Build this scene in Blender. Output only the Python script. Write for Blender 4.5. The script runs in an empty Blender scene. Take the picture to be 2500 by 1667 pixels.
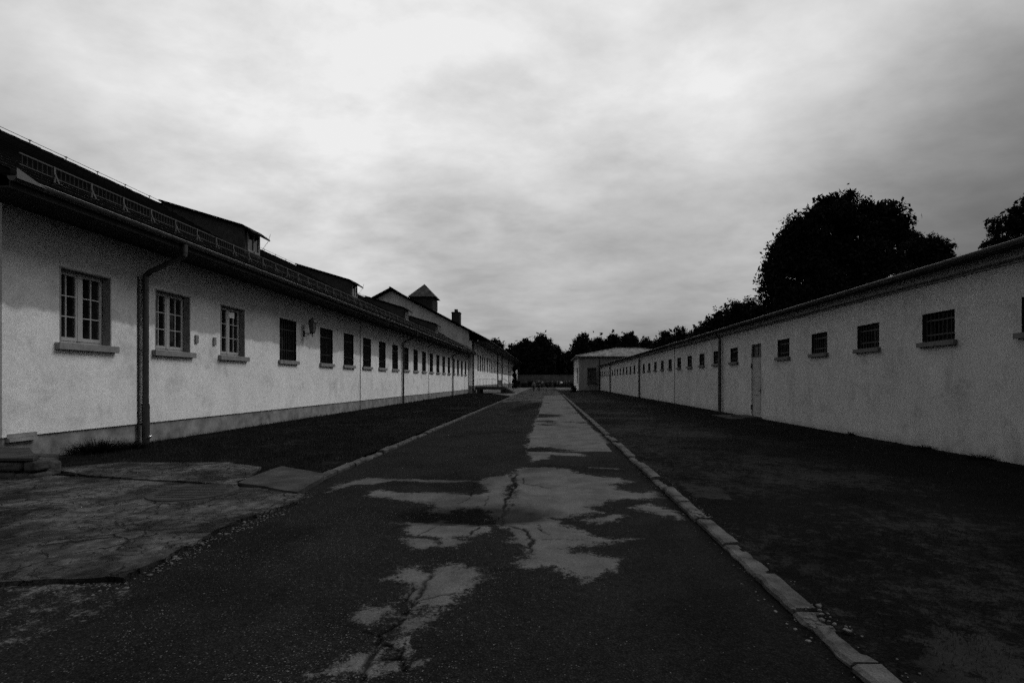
import bpy, bmesh, math, random
import numpy as np
from mathutils import Vector, Matrix, noise as mnoise

random.seed(7)
rng = np.random.default_rng(7)
R = math.radians
scene = bpy.context.scene
col = scene.collection

# ------------------------------------------------------------------ camera
F, CX, CY, H = 1250.0, 1337.0, 930.0, 1.5       # focal (px), vanishing point (px), eye height
cam_d = bpy.data.cameras.new("Camera")
cam = bpy.data.objects.new("Camera", cam_d)
col.objects.link(cam)
cam_d.sensor_width = 36.0
cam_d.lens = 36.0 * F / 2500.0
cam_d.shift_x = -(CX - 1250.0) / 2500.0
cam_d.shift_y = (CY - 833.5) / 2500.0
cam_d.clip_start = 0.05
cam_d.clip_end = 3000.0
cam.location = (0, 0, H)
cam.rotation_euler = (R(90), 0, 0)
scene.camera = cam

# ------------------------------------------------------------------ view / exposure
scene.view_settings.view_transform = 'Standard'
scene.view_settings.look = 'None'
scene.view_settings.gamma = 1.0
scene.view_settings.exposure = 0.0
scene.render.film_transparent = False
scene.cycles.max_bounces = 6
scene.cycles.use_denoising = False
scene.cycles.use_adaptive_sampling = True
scene.cycles.adaptive_threshold = 0.25
scene.cycles.adaptive_min_samples = 20

# ------------------------------------------------------------------ world: overcast sky
SUN_DIR = Vector((0.60, 0.25, 0.76)).normalized()
world = bpy.data.worlds.new("World")
scene.world = world
world.use_nodes = True
nt = world.node_tree
nt.nodes.clear()
N = nt.nodes.new
L = nt.links.new


def wmath(op, a, b=None, c=None, clamp=False):
    n = N('ShaderNodeMath'); n.operation = op; n.use_clamp = clamp
    for i, v in enumerate((a, b, c)):
        if v is None:
            continue
        if isinstance(v, (int, float)):
            n.inputs[i].default_value = v
        else:
            L(v, n.inputs[i])
    return n.outputs[0]


tc = N('ShaderNodeTexCoord')
sep = N('ShaderNodeSeparateXYZ'); L(tc.outputs['Generated'], sep.inputs[0])
zz = wmath('ADD', wmath('MAXIMUM', sep.outputs[2], 0.0), 0.24)
px_ = wmath('DIVIDE', sep.outputs[0], zz)
py_ = wmath('DIVIDE', sep.outputs[1], zz)
comb = N('ShaderNodeCombineXYZ'); L(px_, comb.inputs[0]); L(py_, comb.inputs[1])


def wnoise(scale, detail, rough, dist, off, sx=1.0, sy=1.0, rz=0.0):
    m = N('ShaderNodeMapping'); L(comb.outputs[0], m.inputs[0])
    m.inputs['Location'].default_value = off
    m.inputs['Scale'].default_value = (sx, sy, 1)
    m.inputs['Rotation'].default_value = (0, 0, rz)
    n = N('ShaderNodeTexNoise'); L(m.outputs[0], n.inputs['Vector'])
    n.inputs['Scale'].default_value = scale; n.inputs['Detail'].default_value = detail
    n.inputs['Roughness'].default_value = rough; n.inputs['Distortion'].default_value = dist
    return n.outputs[0]


def lobe(px, py, k, amp):
    d = Vector(((px - CX) / F, 1.0, (CY - py) / F)).normalized()
    v = N('ShaderNodeVectorMath'); v.operation = 'DOT_PRODUCT'
    L(tc.outputs['Generated'], v.inputs[0]); v.inputs[1].default_value = d
    p = wmath('POWER', wmath('MAXIMUM', v.outputs['Value'], 0.0001), k)
    return wmath('MULTIPLY', p, amp)


total = wmath('ADD', wmath('MULTIPLY', wmath('MAXIMUM', sep.outputs[2], 0.0), 0.36), 0.16)
for a in [(1150, 60, 3.5, 0.38), (1300, 20, 20, 0.06), (300, 0, 14, 0.10), (550, 330, 26, 0.06), (650, 120, 20, 0.08), (1700, 290, 140, 0.13),
          (2200, 80, 60, 0.12), (1350, 330, 60, 0.04), (1850, 650, 110, 0.15), (860, 590, 60, 0.10), (1337, 930, 14, -0.07),
          (1130, 260, 300, -0.10), (1400, 120, 400, -0.06), (1380, 790, 60, 0.04), (2400, 60, 30, 0.05),
          (2500, 500, 14, -0.19), (0, 250, 40, -0.08), (1180, 690, 120, -0.07), (1650, 560, 50, -0.10),
          (2350, 270, 90, -0.06)]:
    total = wmath('ADD', total, lobe(*a))
n1 = wnoise(1.1, 8, 0.55, 0.15, (3.1, 1.7, 0), 1.0, 1.0, 0.25)
n2 = wnoise(3.0, 9, 0.58, 0.15, (8.3, 4.1, 0), 0.85, 1.2, 0.9)
n3 = wnoise(9.0, 9, 0.6, 0.1, (1.3, 9.1, 0), 0.8, 1.2, 0.7)
mod = wmath('ADD', wmath('MULTIPLY', wmath('SUBTRACT', n1, 0.5), 1.0),
            wmath('MULTIPLY', wmath('SUBTRACT', n2, 0.5), 0.8))
mod = wmath('ADD', mod, wmath('MULTIPLY', wmath('SUBTRACT', n3, 0.5), 0.22))
total = wmath('MULTIPLY', total, wmath('ADD', 1.0, mod))
total = wmath('MINIMUM', wmath('MAXIMUM', total, 0.12), 0.84)
sky = N('ShaderNodeTexSky'); sky.sky_type = 'NISHITA'; sky.sun_disc = False
sky.sun_elevation = math.asin(SUN_DIR.z)
sky.sun_rotation = math.atan2(SUN_DIR.x, SUN_DIR.y)
bw = N('ShaderNodeRGBToBW'); L(sky.outputs[0], bw.inputs[0])
clear = wmath('MINIMUM', wmath('MULTIPLY', bw.outputs[0], 0.004), 0.06)
cloudy = wmath('ADD', total, clear)
bg = N('ShaderNodeBackground'); L(cloudy, bg.inputs[0]); bg.inputs[1].default_value = 1.0
wo = N('ShaderNodeOutputWorld'); L(bg.outputs[0], wo.inputs[0])

# ------------------------------------------------------------------ sun behind thick cloud
sun_d = bpy.data.lights.new("Sun", 'SUN')
sun_d.energy = 1.25
sun_d.angle = R(30)
sun_d.color = (1.0, 1.0, 1.0)
sun = bpy.data.objects.new("Sun", sun_d)
col.objects.link(sun)
sun.rotation_euler = SUN_DIR.to_track_quat('Z', 'Y').to_euler()


# ------------------------------------------------------------------ helpers
def tag(o, label=None, cat=None, group=None, kind=None):
    if label: o['label'] = label
    if cat: o['category'] = cat
    if group: o['group'] = group
    if kind: o['kind'] = kind
    return o


def empty(name, loc, label, cat, group=None):
    o = bpy.data.objects.new(name, None)
    o.empty_display_size = 0.3
    o.location = loc
    col.objects.link(o)
    return tag(o, label, cat, group)


def np_obj(name, verts, faces, mat, parent=None, smooth=False):
    """verts (n,3), faces (m,k) arrays of one polygon size"""
    me = bpy.data.meshes.new(name)
    verts = np.asarray(verts, dtype=np.float32); faces = np.asarray(faces, dtype=np.int32)
    k = faces.shape[1]
    me.vertices.add(len(verts)); me.vertices.foreach_set('co', verts.ravel())
    me.loops.add(faces.size); me.loops.foreach_set('vertex_index', faces.ravel())
    me.polygons.add(len(faces))
    me.polygons.foreach_set('loop_start', np.arange(0, faces.size, k, dtype=np.int32))
    me.polygons.foreach_set('loop_total', np.full(len(faces), k, dtype=np.int32))
    if smooth:
        me.polygons.foreach_set('use_smooth', np.ones(len(faces), dtype=bool))
    me.update(calc_edges=True)
    if mat: me.materials.append(mat)
    o = bpy.data.objects.new(name, me)
    col.objects.link(o)
    if parent: o.parent = parent; o.matrix_parent_inverse = Matrix.Translation(-parent.location) if parent.type == 'EMPTY' and parent.parent is None else Matrix()
    return o


class MB:
    def __init__(s):
        s.v = []; s.f = []

    def add(s, verts, faces):
        b = len(s.v)
        s.v += [tuple(p) for p in verts]
        s.f += [tuple(i + b for i in f) for f in faces]
        return s

    def box(s, x0, x1, y0, y1, z0, z1, jit=0.0):
        if x0 > x1: x0, x1 = x1, x0
        if y0 > y1: y0, y1 = y1, y0
        P = [(x, y, z) for z in (z0, z1) for y in (y0, y1) for x in (x0, x1)]
        if jit:
            P = [(x + random.uniform(-jit, jit), y + random.uniform(-jit, jit), z + random.uniform(-jit, jit) * 0.6) for x, y, z in P]
        return s.add(P, [(0, 2, 3, 1), (4, 5, 7, 6), (0, 1, 5, 4), (2, 6, 7, 3), (0, 4, 6, 2), (1, 3, 7, 5)])

    def prism_y(s, prof, y0, y1):
        """profile [(x,z)...] extruded along y"""
        n = len(prof)
        P = [(x, y0, z) for x, z in prof] + [(x, y1, z) for x, z in prof]
        fs = [tuple(range(n)), tuple(range(2 * n - 1, n - 1, -1))]
        for i in range(n):
            j = (i + 1) % n
            fs.append((i, i + n, j + n, j))
        return s.add(P, fs)

    def tube(s, pts, r, seg=8, closed_caps=True, r2=None):
        pts = [Vector(p) for p in pts]
        n = len(pts)
        rs = [r] * n if r2 is None else [r + (r2 - r) * i / (n - 1) for i in range(n)]
        rings = []
        prev = None
        for i, p in enumerate(pts):
            t = (pts[min(i + 1, n - 1)] - pts[max(i - 1, 0)]).normalized()
            up = Vector((0, 0, 1)) if abs(t.z) < 0.9 else Vector((1, 0, 0))
            if prev is not None:
                a = (prev - t * prev.dot(t))
                a = a.normalized() if a.length > 1e-5 else t.cross(up).normalized()
            else:
                a = t.cross(up).normalized()
            prev = a
            b = t.cross(a).normalized()
            rings.append([p + (a * math.cos(q) + b * math.sin(q)) * rs[i] for q in [2 * math.pi * k / seg for k in range(seg)]])
        P = [q for rg in rings for q in rg]
        fs = []
        for i in range(n - 1):
            for k in range(seg):
                k2 = (k + 1) % seg
                fs.append((i * seg + k, i * seg + k2, (i + 1) * seg + k2, (i + 1) * seg + k))
        if closed_caps:
            fs.append(tuple(range(seg - 1, -1, -1)))
            fs.append(tuple((n - 1) * seg + k for k in range(seg)))
        return s.add(P, fs)

    def build(s, name, mat, parent=None, smooth=False, bevel=0.0):
        me = bpy.data.meshes.new(name)
        me.from_pydata(s.v, [], s.f)
        bm = bmesh.new(); bm.from_mesh(me)
        bmesh.ops.recalc_face_normals(bm, faces=bm.faces)
        bm.to_mesh(me); bm.free()
        if smooth:
            for p in me.polygons: p.use_smooth = True
        me.materials.append(mat)
        o = bpy.data.objects.new(name, me)
        col.objects.link(o)
        if parent:
            o.parent = parent
            # geometry is written in world coordinates: undo the offset of the parent chain
            off = Vector((0, 0, 0)); p = parent
            while p is not None:
                off += p.location
                if p.parent is not None: off += p.matrix_parent_inverse.translation
                p = p.parent
            o.matrix_parent_inverse = Matrix.Translation(-off)
        if bevel:
            m = o.modifiers.new('Bevel', 'BEVEL'); m.width = bevel; m.segments = 2; m.limit_method = 'ANGLE'
        return o


def child_copy(o, parent, dx=0, dy=0, dz=0):
    c = o.copy(); col.objects.link(c); c.parent = parent; c.matrix_parent_inverse = o.matrix_parent_inverse.copy()
    c.location = (o.location.x + dx, o.location.y + dy, o.location.z + dz)
    for ch in o.children:
        d = ch.copy(); col.objects.link(d); d.parent = c; d.matrix_parent_inverse = ch.matrix_parent_inverse.copy()
    return c


# ------------------------------------------------------------------ materials
def mat(name, base=0.5, rough=0.8, spec=0.3, metallic=0.0, nscale=None, namp=0.2, bscale=None, bstr=0.2, bdist=0.01,
        fine=None, fineamp=0.15):
    m = bpy.data.materials.new(name); m.use_nodes = True
    t = m.node_tree; b = t.nodes['Principled BSDF']
    b.inputs['Roughness'].default_value = rough
    b.inputs['Specular IOR Level'].default_value = spec
    b.inputs['Metallic'].default_value = metallic
    b.inputs['Base Color'].default_value = (base, base, base, 1)
    tcn = t.nodes.new('ShaderNodeTexCoord'); src = tcn.outputs['Object']
    val = None
    if nscale:
        n = t.nodes.new('ShaderNodeTexNoise'); n.inputs['Scale'].default_value = nscale
        n.inputs['Detail'].default_value = 8; n.inputs['Roughness'].default_value = 0.6
        t.links.new(src, n.inputs['Vector'])
        mr = t.nodes.new('ShaderNodeMapRange')
        mr.inputs[1].default_value = 0.3; mr.inputs[2].default_value = 0.7
        mr.inputs[3].default_value = base * (1 - namp); mr.inputs[4].default_value = base * (1 + namp)
        t.links.new(n.outputs[0], mr.inputs[0]); val = mr.outputs[0]
    if fine:
        n = t.nodes.new('ShaderNodeTexNoise'); n.inputs['Scale'].default_value = fine
        n.inputs['Detail'].default_value = 3
        t.links.new(src, n.inputs['Vector'])
        mr = t.nodes.new('ShaderNodeMapRange')
        mr.inputs[1].default_value = 0.3; mr.inputs[2].default_value = 0.7
        mr.inputs[3].default_value = 1 - fineamp; mr.inputs[4].default_value = 1 + fineamp
        t.links.new(n.outputs[0], mr.inputs[0])
        mm = t.nodes.new('ShaderNodeMath'); mm.operation = 'MULTIPLY'
        if val is None: mm.inputs[0].default_value = base
        else: t.links.new(val, mm.inputs[0])
        t.links.new(mr.outputs[0], mm.inputs[1]); val = mm.outputs[0]
    if val is not None:
        t.links.new(val, b.inputs['Base Color'])
    if bscale:
        n = t.nodes.new('ShaderNodeTexNoise'); n.inputs['Scale'].default_value = bscale
        n.inputs['Detail'].default_value = 6
        t.links.new(src, n.inputs['Vector'])
        bp = t.nodes.new('ShaderNodeBump'); bp.inputs['Strength'].default_value = bstr
        bp.inputs['Distance'].default_value = bdist
        t.links.new(n.outputs[0], bp.inputs['Height']); t.links.new(bp.outputs[0], b.inputs['Normal'])
    return m


def T(m): return m.node_tree


def tm(t, op, a, b=None, clamp=False):
    n = t.nodes.new('ShaderNodeMath'); n.operation = op; n.use_clamp = clamp
    for i, v in enumerate((a, b)):
        if v is None: continue
        if isinstance(v, (int, float)): n.inputs[i].default_value = v
        else: t.links.new(v, n.inputs[i])
    return n.outputs[0]


def tnoise(t, src, scale, detail=6, rough=0.55, dist=0.0, stretch=None):
    if stretch:
        mp = t.nodes.new('ShaderNodeMapping'); mp.inputs['Scale'].default_value = stretch
        t.links.new(src, mp.inputs[0]); src = mp.outputs[0]
    n = t.nodes.new('ShaderNodeTexNoise'); n.inputs['Scale'].default_value = scale
    n.inputs['Detail'].default_value = detail; n.inputs['Roughness'].default_value = rough
    n.inputs['Distortion'].default_value = dist
    t.links.new(src, n.inputs['Vector'])
    return n.outputs[0]


def trange(t, v, a, b, c, d):
    n = t.nodes.new('ShaderNodeMapRange'); n.interpolation_type = 'SMOOTHSTEP'
    t.links.new(v, n.inputs[0])
    for i, x in enumerate((a, b, c, d)): n.inputs[i + 1].default_value = x
    return n.outputs[0]


def plaster(name, base, band=None, band_mul=0.7, streak=0.18, foot=None):
    """rendered wall; band = height of the darker upper zone with ragged drips"""
    m = bpy.data.materials.new(name); m.use_nodes = True
    t = m.node_tree; b = t.nodes['Principled BSDF']
    b.inputs['Roughness'].default_value = 0.9; b.inputs['Specular IOR Level'].default_value = 0.15
    tcn = t.nodes.new('ShaderNodeTexCoord'); src = tcn.outputs['Object']
    sp = t.nodes.new('ShaderNodeSeparateXYZ'); t.links.new(src, sp.inputs[0])
    big = trange(t, tnoise(t, src, 0.35, 5), 0.3, 0.7, 0.93, 1.05)
    mid = trange(t, tnoise(t, src, 2.5, 8, 0.65), 0.3, 0.7, 0.95, 1.05)
    st = trange(t, tnoise(t, src, 1.0, 6, 0.6, 0, (1.6, 1.6, 0.12)), 0.35, 0.75, 1.0 + streak * .3, 1.0 - streak)
    gr = tm(t, 'MULTIPLY', trange(t, tnoise(t, src, 55, 3, .8), 0.3, 0.7, 0.74, 1.22), trange(t, tnoise(t, src, 11, 3, .8), 0.3, 0.7, 0.92, 1.07))
    blot = tm(t, 'MULTIPLY', trange(t, tnoise(t, src, 1.2, 9, .72, .4), .48, .70, 1.0, .74), trange(t, tnoise(t, src, .8, 8, .7, 0, (1.5, 1.5, .22)), .52, .78, 1.0, .84))
    v = tm(t, 'MULTIPLY', tm(t, 'MULTIPLY', tm(t, 'MULTIPLY', big, blot), mid), tm(t, 'MULTIPLY', st, gr))
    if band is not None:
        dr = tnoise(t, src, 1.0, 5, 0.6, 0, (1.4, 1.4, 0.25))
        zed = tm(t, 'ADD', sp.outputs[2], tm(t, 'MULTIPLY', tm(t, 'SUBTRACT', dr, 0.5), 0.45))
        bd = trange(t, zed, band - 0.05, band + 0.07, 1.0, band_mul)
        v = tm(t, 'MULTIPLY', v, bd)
    if foot is not None:
        fz = tm(t, 'ADD', sp.outputs[2], tm(t, 'MULTIPLY', tm(t, 'SUBTRACT', tnoise(t, src, 2.2, 6), 0.5), foot))
        v = tm(t, 'MULTIPLY', v, trange(t, fz, -0.02, foot * 0.6, 0.72, 1.0))
    v = tm(t, 'MULTIPLY', v, base)
    t.links.new(v, b.inputs['Base Color'])
    bp = t.nodes.new('ShaderNodeBump'); bp.inputs['Strength'].default_value = 0.6; bp.inputs['Distance'].default_value = 0.012
    t.links.new(tnoise(t, src, 55, 5, .7), bp.inputs['Height']); t.links.new(bp.outputs[0], b.inputs['Normal'])
    return m


def tile_mat(name, base, ax='Y', rough=0.75, bs=0.8, spec=0.03):
    m = bpy.data.materials.new(name); m.use_nodes = True
    t = m.node_tree; b = t.nodes['Principled BSDF']
    b.inputs['Roughness'].default_value = rough; b.inputs['Specular IOR Level'].default_value = spec
    tcn = t.nodes.new('ShaderNodeTexCoord'); src = tcn.outputs['Object']
    sp = t.nodes.new('ShaderNodeSeparateXYZ'); t.links.new(src, sp.inputs[0])
    cb = t.nodes.new('ShaderNodeCombineXYZ')
    if ax == 'Y':
        t.links.new(sp.outputs[1], cb.inputs[0]); t.links.new(sp.outputs[2], cb.inputs[1])
    else:
        t.links.new(sp.outputs[0], cb.inputs[0]); t.links.new(sp.outputs[2], cb.inputs[1])
    br = t.nodes.new('ShaderNodeTexBrick'); t.links.new(cb.outputs[0], br.inputs['Vector'])
    br.inputs['Scale'].default_value = 1.0; br.inputs['Brick Width'].default_value = 0.22
    br.inputs['Row Height'].default_value = 0.17; br.inputs['Mortar Size'].default_value = 0.012
    br.inputs['Color1'].default_value = (base, base, base, 1)
    br.inputs['Color2'].default_value = (base * .6, base * .6, base * .6, 1)
    br.inputs['Mortar'].default_value = (base * .25, base * .25, base * .25, 1)
    v = tm(t, 'MULTIPLY', br.outputs['Color'], trange(t, tnoise(t, src, 0.9, 8), 0.3, 0.7, 0.7, 1.3))
    t.links.new(v, b.inputs['Base Color'])
    bp = t.nodes.new('ShaderNodeBump'); bp.inputs['Strength'].default_value = bs; bp.inputs['Distance'].default_value = 0.03
    bp.invert = True
    t.links.new(br.outputs['Fac'], bp.inputs['Height']); t.links.new(bp.outputs[0], b.inputs['Normal'])
    return m


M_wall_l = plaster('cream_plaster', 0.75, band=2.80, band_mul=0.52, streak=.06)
M_gable_shaded = plaster('shaded_gable_plaster', 0.42)  # cream plaster again, with the gable's shade put into a darker base
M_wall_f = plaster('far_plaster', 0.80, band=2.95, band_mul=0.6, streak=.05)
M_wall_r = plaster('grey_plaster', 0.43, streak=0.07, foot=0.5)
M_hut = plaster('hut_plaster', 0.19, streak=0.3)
M_plinth = mat('plinth_render', 0.19, 0.9, 0.1, nscale=2.6, namp=0.5, bscale=60, bstr=0.4, fine=90, fineamp=0.2)
M_stone = mat('sill_stone', 0.20, 0.85, 0.2, nscale=6, namp=0.25, bscale=80, bstr=0.3, fine=120)
M_sillr = mat('sill_concrete', 0.095, 0.9, 0.2, nscale=6, namp=0.25, bscale=80, bstr=0.3)
M_frame = mat('window_paint', 0.34, 0.5, 0.4, nscale=5, namp=0.08)
M_pane = mat('window_glass', 0.006, 0.05, 1.0)
M_dark = mat('dark_interior', 0.004, 0.9, 0.05)
M_rod = mat('rod_iron', 0.018, 0.6, 0.4, nscale=20, namp=0.3)
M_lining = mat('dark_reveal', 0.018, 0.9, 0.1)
M_bar = mat('bar_iron', 0.02, 0.6, 0.4, nscale=20, namp=0.3)
M_pipe = mat('pipe_zinc', 0.028, 0.5, 0.4, metallic=0.0, nscale=4, namp=0.4)
M_gutter = mat('gutter_zinc', 0.035, 0.5, 0.4, nscale=3, namp=0.4)
M_zinc_l = mat('guard_zinc', 0.15, 0.45, 0.5, nscale=10, namp=0.3)
M_shiny = mat('polished_steel', 0.85, 0.12, 0.8, metallic=0.9)
M_roof = tile_mat('clay_tiles', 0.005, rough=.9)
M_roof_x = tile_mat('clay_tiles_side', 0.022, 'X')
M_roof_h = tile_mat('pale_roof_tiles', 0.20, 'X', bs=1.0)
M_roof_hs = tile_mat('pale_roof_tiles_side', 0.20, 'Y', bs=1.0)
M_turret_roof = tile_mat('turret_tiles', 0.07, 'X')
M_turret_roof_s = tile_mat('turret_tiles_side', 0.05, 'Y')
M_wood = mat('dark_boards', 0.03, 0.8, 0.2, nscale=6, namp=0.4, bscale=30)
M_soffit = mat('soffit_boards', 0.02, 0.8, 0.2, nscale=3, namp=0.3)
M_brick = mat('dark_brick', 0.026, 0.9, 0.2, nscale=5, namp=0.4, bscale=30, bstr=0.5)
M_door = plaster('door_paint', 0.27, streak=0.35)
M_cornice = mat('cornice_plaster', 0.22, 0.9, 0.15, nscale=3, namp=0.2, bscale=60)
M_kerb = mat('kerb_stone', 0.052, 0.9, 0.1, nscale=5, namp=0.75, bscale=35, bstr=0.7, bdist=0.02, fine=120, fineamp=0.3)
M_rubble = mat('rubble_stone', 0.042, 0.9, 0.25, nscale=5, namp=0.5, bscale=18, bstr=0.8, bdist=0.03, fine=80, fineamp=0.3)
M_bark = mat('bark', 0.03, 0.95, 0.1, nscale=8, namp=0.4, bscale=25, bstr=0.8)
M_leaf = mat('leaves', 0.010, 1.0, 0.03, nscale=1.2, namp=0.5)
M_leaf2 = mat('leaves_far', 0.011, 1.0, 0.03, nscale=0.6, namp=0.5)
M_grass = mat('grass_blades', 0.023, 1.0, 0.03, nscale=2.2, namp=0.7)
M_gravel = mat('gravel_stones', 0.085, 0.9, 0.1, nscale=40, namp=0.75)
M_farwall = mat('far_wall_render', 0.07, 0.9, 0.2, nscale=1.2, namp=0.35, bscale=20)


def ground_mat(name, dark, light, use_attr=False, thr=0.5, nz=0.8, crackmul=1.0):
    """asphalt with worn light concrete where the 'wear' attribute says so (surface albedo, not light)"""
    m = bpy.data.materials.new(name); m.use_nodes = True
    t = m.node_tree; b = t.nodes['Principled BSDF']
    b.inputs['Roughness'].default_value = 1.0; b.inputs['Specular IOR Level'].default_value = 0.03
    tcn = t.nodes.new('ShaderNodeTexCoord'); src = tcn.outputs['Object']
    nb = tnoise(t, src, nz, 9, 0.62)
    ragged = tnoise(t, src, 9.0, 8, 0.65)
    fine = tnoise(t, src, 130, 3, 0.7)
    vor = t.nodes.new('ShaderNodeTexVoronoi'); vor.inputs['Scale'].default_value = 75
    t.links.new(src, vor.inputs['Vector'])
    speck = tm(t, 'MULTIPLY', trange(t, vor.outputs['Distance'], 0.0, 0.6, 1.5, 0.6), trange(t, tnoise(t, src, 30, 4, .8), .3, .7, .6, 1.4))
    if use_attr:
        at = t.nodes.new('ShaderNodeAttribute'); at.attribute_name = 'wear'
        w = tm(t, 'ADD', at.outputs['Fac'], tm(t, 'MULTIPLY', tm(t, 'SUBTRACT', ragged, 0.5), 1.0))
        w = tm(t, 'ADD', w, tm(t, 'MULTIPLY', tm(t, 'SUBTRACT', nb, 0.5), 0.5))
        w = tm(t, 'ADD', w, tm(t, 'MULTIPLY', tm(t, 'SUBTRACT', tnoise(t, src, 42, 3, .8), 0.5), 0.7))
        fac = trange(t, w, 0.41, 0.61, 0.0, 1.0)
        cr = t.nodes.new('ShaderNodeAttribute'); cr.attribute_name = 'dirt'
        dirt = cr.outputs['Fac']
    else:
        w = tm(t, 'ADD', nb, tm(t, 'MULTIPLY', tm(t, 'SUBTRACT', ragged, 0.5), 0.4))
        fac = trange(t, w, thr, thr + 0.16, 0.0, 1.0)
        dirt = None
    g1 = trange(t, nb, 0.25, 0.75, 0.70, 1.30)
    d = tm(t, 'MULTIPLY', tm(t, 'MULTIPLY', g1, speck), dark)
    l = tm(t, 'MULTIPLY', tm(t, 'MULTIPLY', trange(t, tnoise(t, src, 2.3, 9, 0.65), 0.3, 0.7, 0.68, 1.15),
                             trange(t, tm(t, 'MULTIPLY', tm(t, 'ADD', fine, tnoise(t, src, 45, 3, .8)), .5), 0.3, 0.7, 0.65, 1.35)), light)
    v = tm(t, 'ADD', tm(t, 'MULTIPLY', d, tm(t, 'SUBTRACT', 1.0, fac)), tm(t, 'MULTIPLY', l, fac))
    if use_attr:
        v2 = t.nodes.new('ShaderNodeTexVoronoi'); v2.inputs['Scale'].default_value = 80; t.links.new(src, v2.inputs['Vector'])
        s3 = t.nodes.new('ShaderNodeSeparateColor'); t.links.new(v2.outputs['Color'], s3.inputs[0])
        spx = t.nodes.new('ShaderNodeSeparateXYZ'); t.links.new(src, spx.inputs[0])
        where = tm(t, 'MULTIPLY', trange(t, spx.outputs[0], -1.1, 0.6, 1.0, 0.12), trange(t, tnoise(t, src, 1.3, 6, .6), .36, .6, .25, 1.0))
        where = tm(t, 'MULTIPLY', where, trange(t, spx.outputs[1], 4.0, 12.0, 1.0, 0.2))
        pick = tm(t, 'GREATER_THAN', tm(t, 'ADD', s3.outputs[0], tm(t, 'MULTIPLY', where, 0.24)), 1.0)
        chip = tm(t, 'MULTIPLY', pick, trange(t, v2.outputs['Distance'], .28, .42, 1.0, 0.0))
        v = tm(t, 'ADD', v, tm(t, 'MULTIPLY', chip, tm(t, 'MULTIPLY', s3.outputs[1], light * 0.95)))
    if dirt is not None:
        v = tm(t, 'MULTIPLY', v, tm(t, 'SUBTRACT', 1.0, tm(t, 'MULTIPLY', dirt, 0.85)))
    t.links.new(v, b.inputs['Base Color'])
    bp = t.nodes.new('ShaderNodeBump'); bp.inputs['Strength'].default_value = 0.7; bp.inputs['Distance'].default_value = 0.012
    hh = tm(t, 'ADD', tm(t, 'MULTIPLY', vor.outputs['Distance'], tm(t, 'SUBTRACT', tm(t, 'MULTIPLY', fac, 0.7), 1.0)),
            tm(t, 'MULTIPLY', fine, 0.4))
    t.links.new(hh, bp.inputs['Height']); t.links.new(bp.outputs[0], b.inputs['Normal'])
    return m


def cracked_mat(name, base, scale, thr=0.47):
    m = bpy.data.materials.new(name); m.use_nodes = True
    t = m.node_tree; b = t.nodes['Principled BSDF']
    b.inputs['Roughness'].default_value = 0.9; b.inputs['Specular IOR Level'].default_value = 0.15
    tcn = t.nodes.new('ShaderNodeTexCoord'); src = tcn.outputs['Object']
    n = t.nodes.new('ShaderNodeTexNoise'); n.inputs['Scale'].default_value = 1.7; n.inputs['Detail'].default_value = 7
    t.links.new(src, n.inputs['Vector'])
    mx = t.nodes.new('ShaderNodeVectorMath'); mx.operation = 'MULTIPLY_ADD'
    t.links.new(n.outputs['Color'], mx.inputs[0]); mx.inputs[1].default_value = (0.9, 0.9, 0); t.links.new(src, mx.inputs[2])
    vo = t.nodes.new('ShaderNodeTexVoronoi'); vo.feature = 'DISTANCE_TO_EDGE'; vo.inputs['Scale'].default_value = scale
    t.links.new(mx.outputs[0], vo.inputs['Vector'])
    keep = trange(t, tnoise(t, src, 0.9, 4), 0.44, 0.54, 0.0, 1.0)
    ck = tm(t, 'MAXIMUM', trange(t, vo.outputs['Distance'], 0.0, 0.035, 0.08, 1.0), keep)
    vb = t.nodes.new('ShaderNodeTexVoronoi'); vb.feature = 'DISTANCE_TO_EDGE'; vb.inputs['Scale'].default_value = scale * 3.4
    t.links.new(mx.outputs[0], vb.inputs['Vector'])
    ckb = tm(t, 'MAXIMUM', trange(t, vb.outputs['Distance'], 0.0, 0.05, 0.25, 1.0), trange(t, tnoise(t, src, 1.6, 5), 0.50, 0.58, 0.0, 1.0))
    ck = tm(t, 'MULTIPLY', ck, ckb)
    tone = trange(t, tnoise(t, src, 1.1, 9, 0.68), 0.36, 0.64, 0.15, 1.7)
    pt = trange(t, tnoise(t, src, 6.5, 8, 0.7), 0.40, 0.60, 0.50, 1.3)
    v = tm(t, 'MULTIPLY', tm(t, 'MULTIPLY', tone, pt), tm(t, 'MULTIPLY', ck, base))
    v = tm(t, 'MULTIPLY', v, trange(t, tnoise(t, src, 120, 3), 0.3, 0.7, 0.75, 1.25))
    t.links.new(v, b.inputs['Base Color'])
    bp = t.nodes.new('ShaderNodeBump'); bp.inputs['Strength'].default_value = 1.0; bp.inputs['Distance'].default_value = 0.04
    hh = tm(t, 'ADD', ck, tm(t, 'MULTIPLY', tnoise(t, src, 12, 8, 0.7), 0.8))
    t.links.new(hh, bp.inputs['Height']); t.links.new(bp.outputs[0], b.inputs['Normal'])
    return m


M_road = ground_mat('worn_asphalt', 0.0155, 0.088, True)
M_soil = ground_mat('dark_soil', 0.006, 0.018, False, 0.56, 0.7)
M_verge_r = ground_mat('mossy_verge', 0.0045, 0.017, True)
M_yard = ground_mat('yard_asphalt', 0.12, 0.17, False, 0.5, 0.3)
M_apron = cracked_mat('broken_concrete', 0.046, 1.9)
M_slab = mat('paving_slab', 0.040, 0.95, 0.05, nscale=3, namp=0.45, bscale=60, bstr=0.4, fine=120, fineamp=0.25)


# ------------------------------------------------------------------ ground and road
def g(px, py, z=0.0):
    """photo pixel -> point on the ground at height z (used once, to read the plan off the photograph)"""
    Y = F * (H - z) / (py - CY)
    return ((px - CX) * Y / F, Y)


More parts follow.
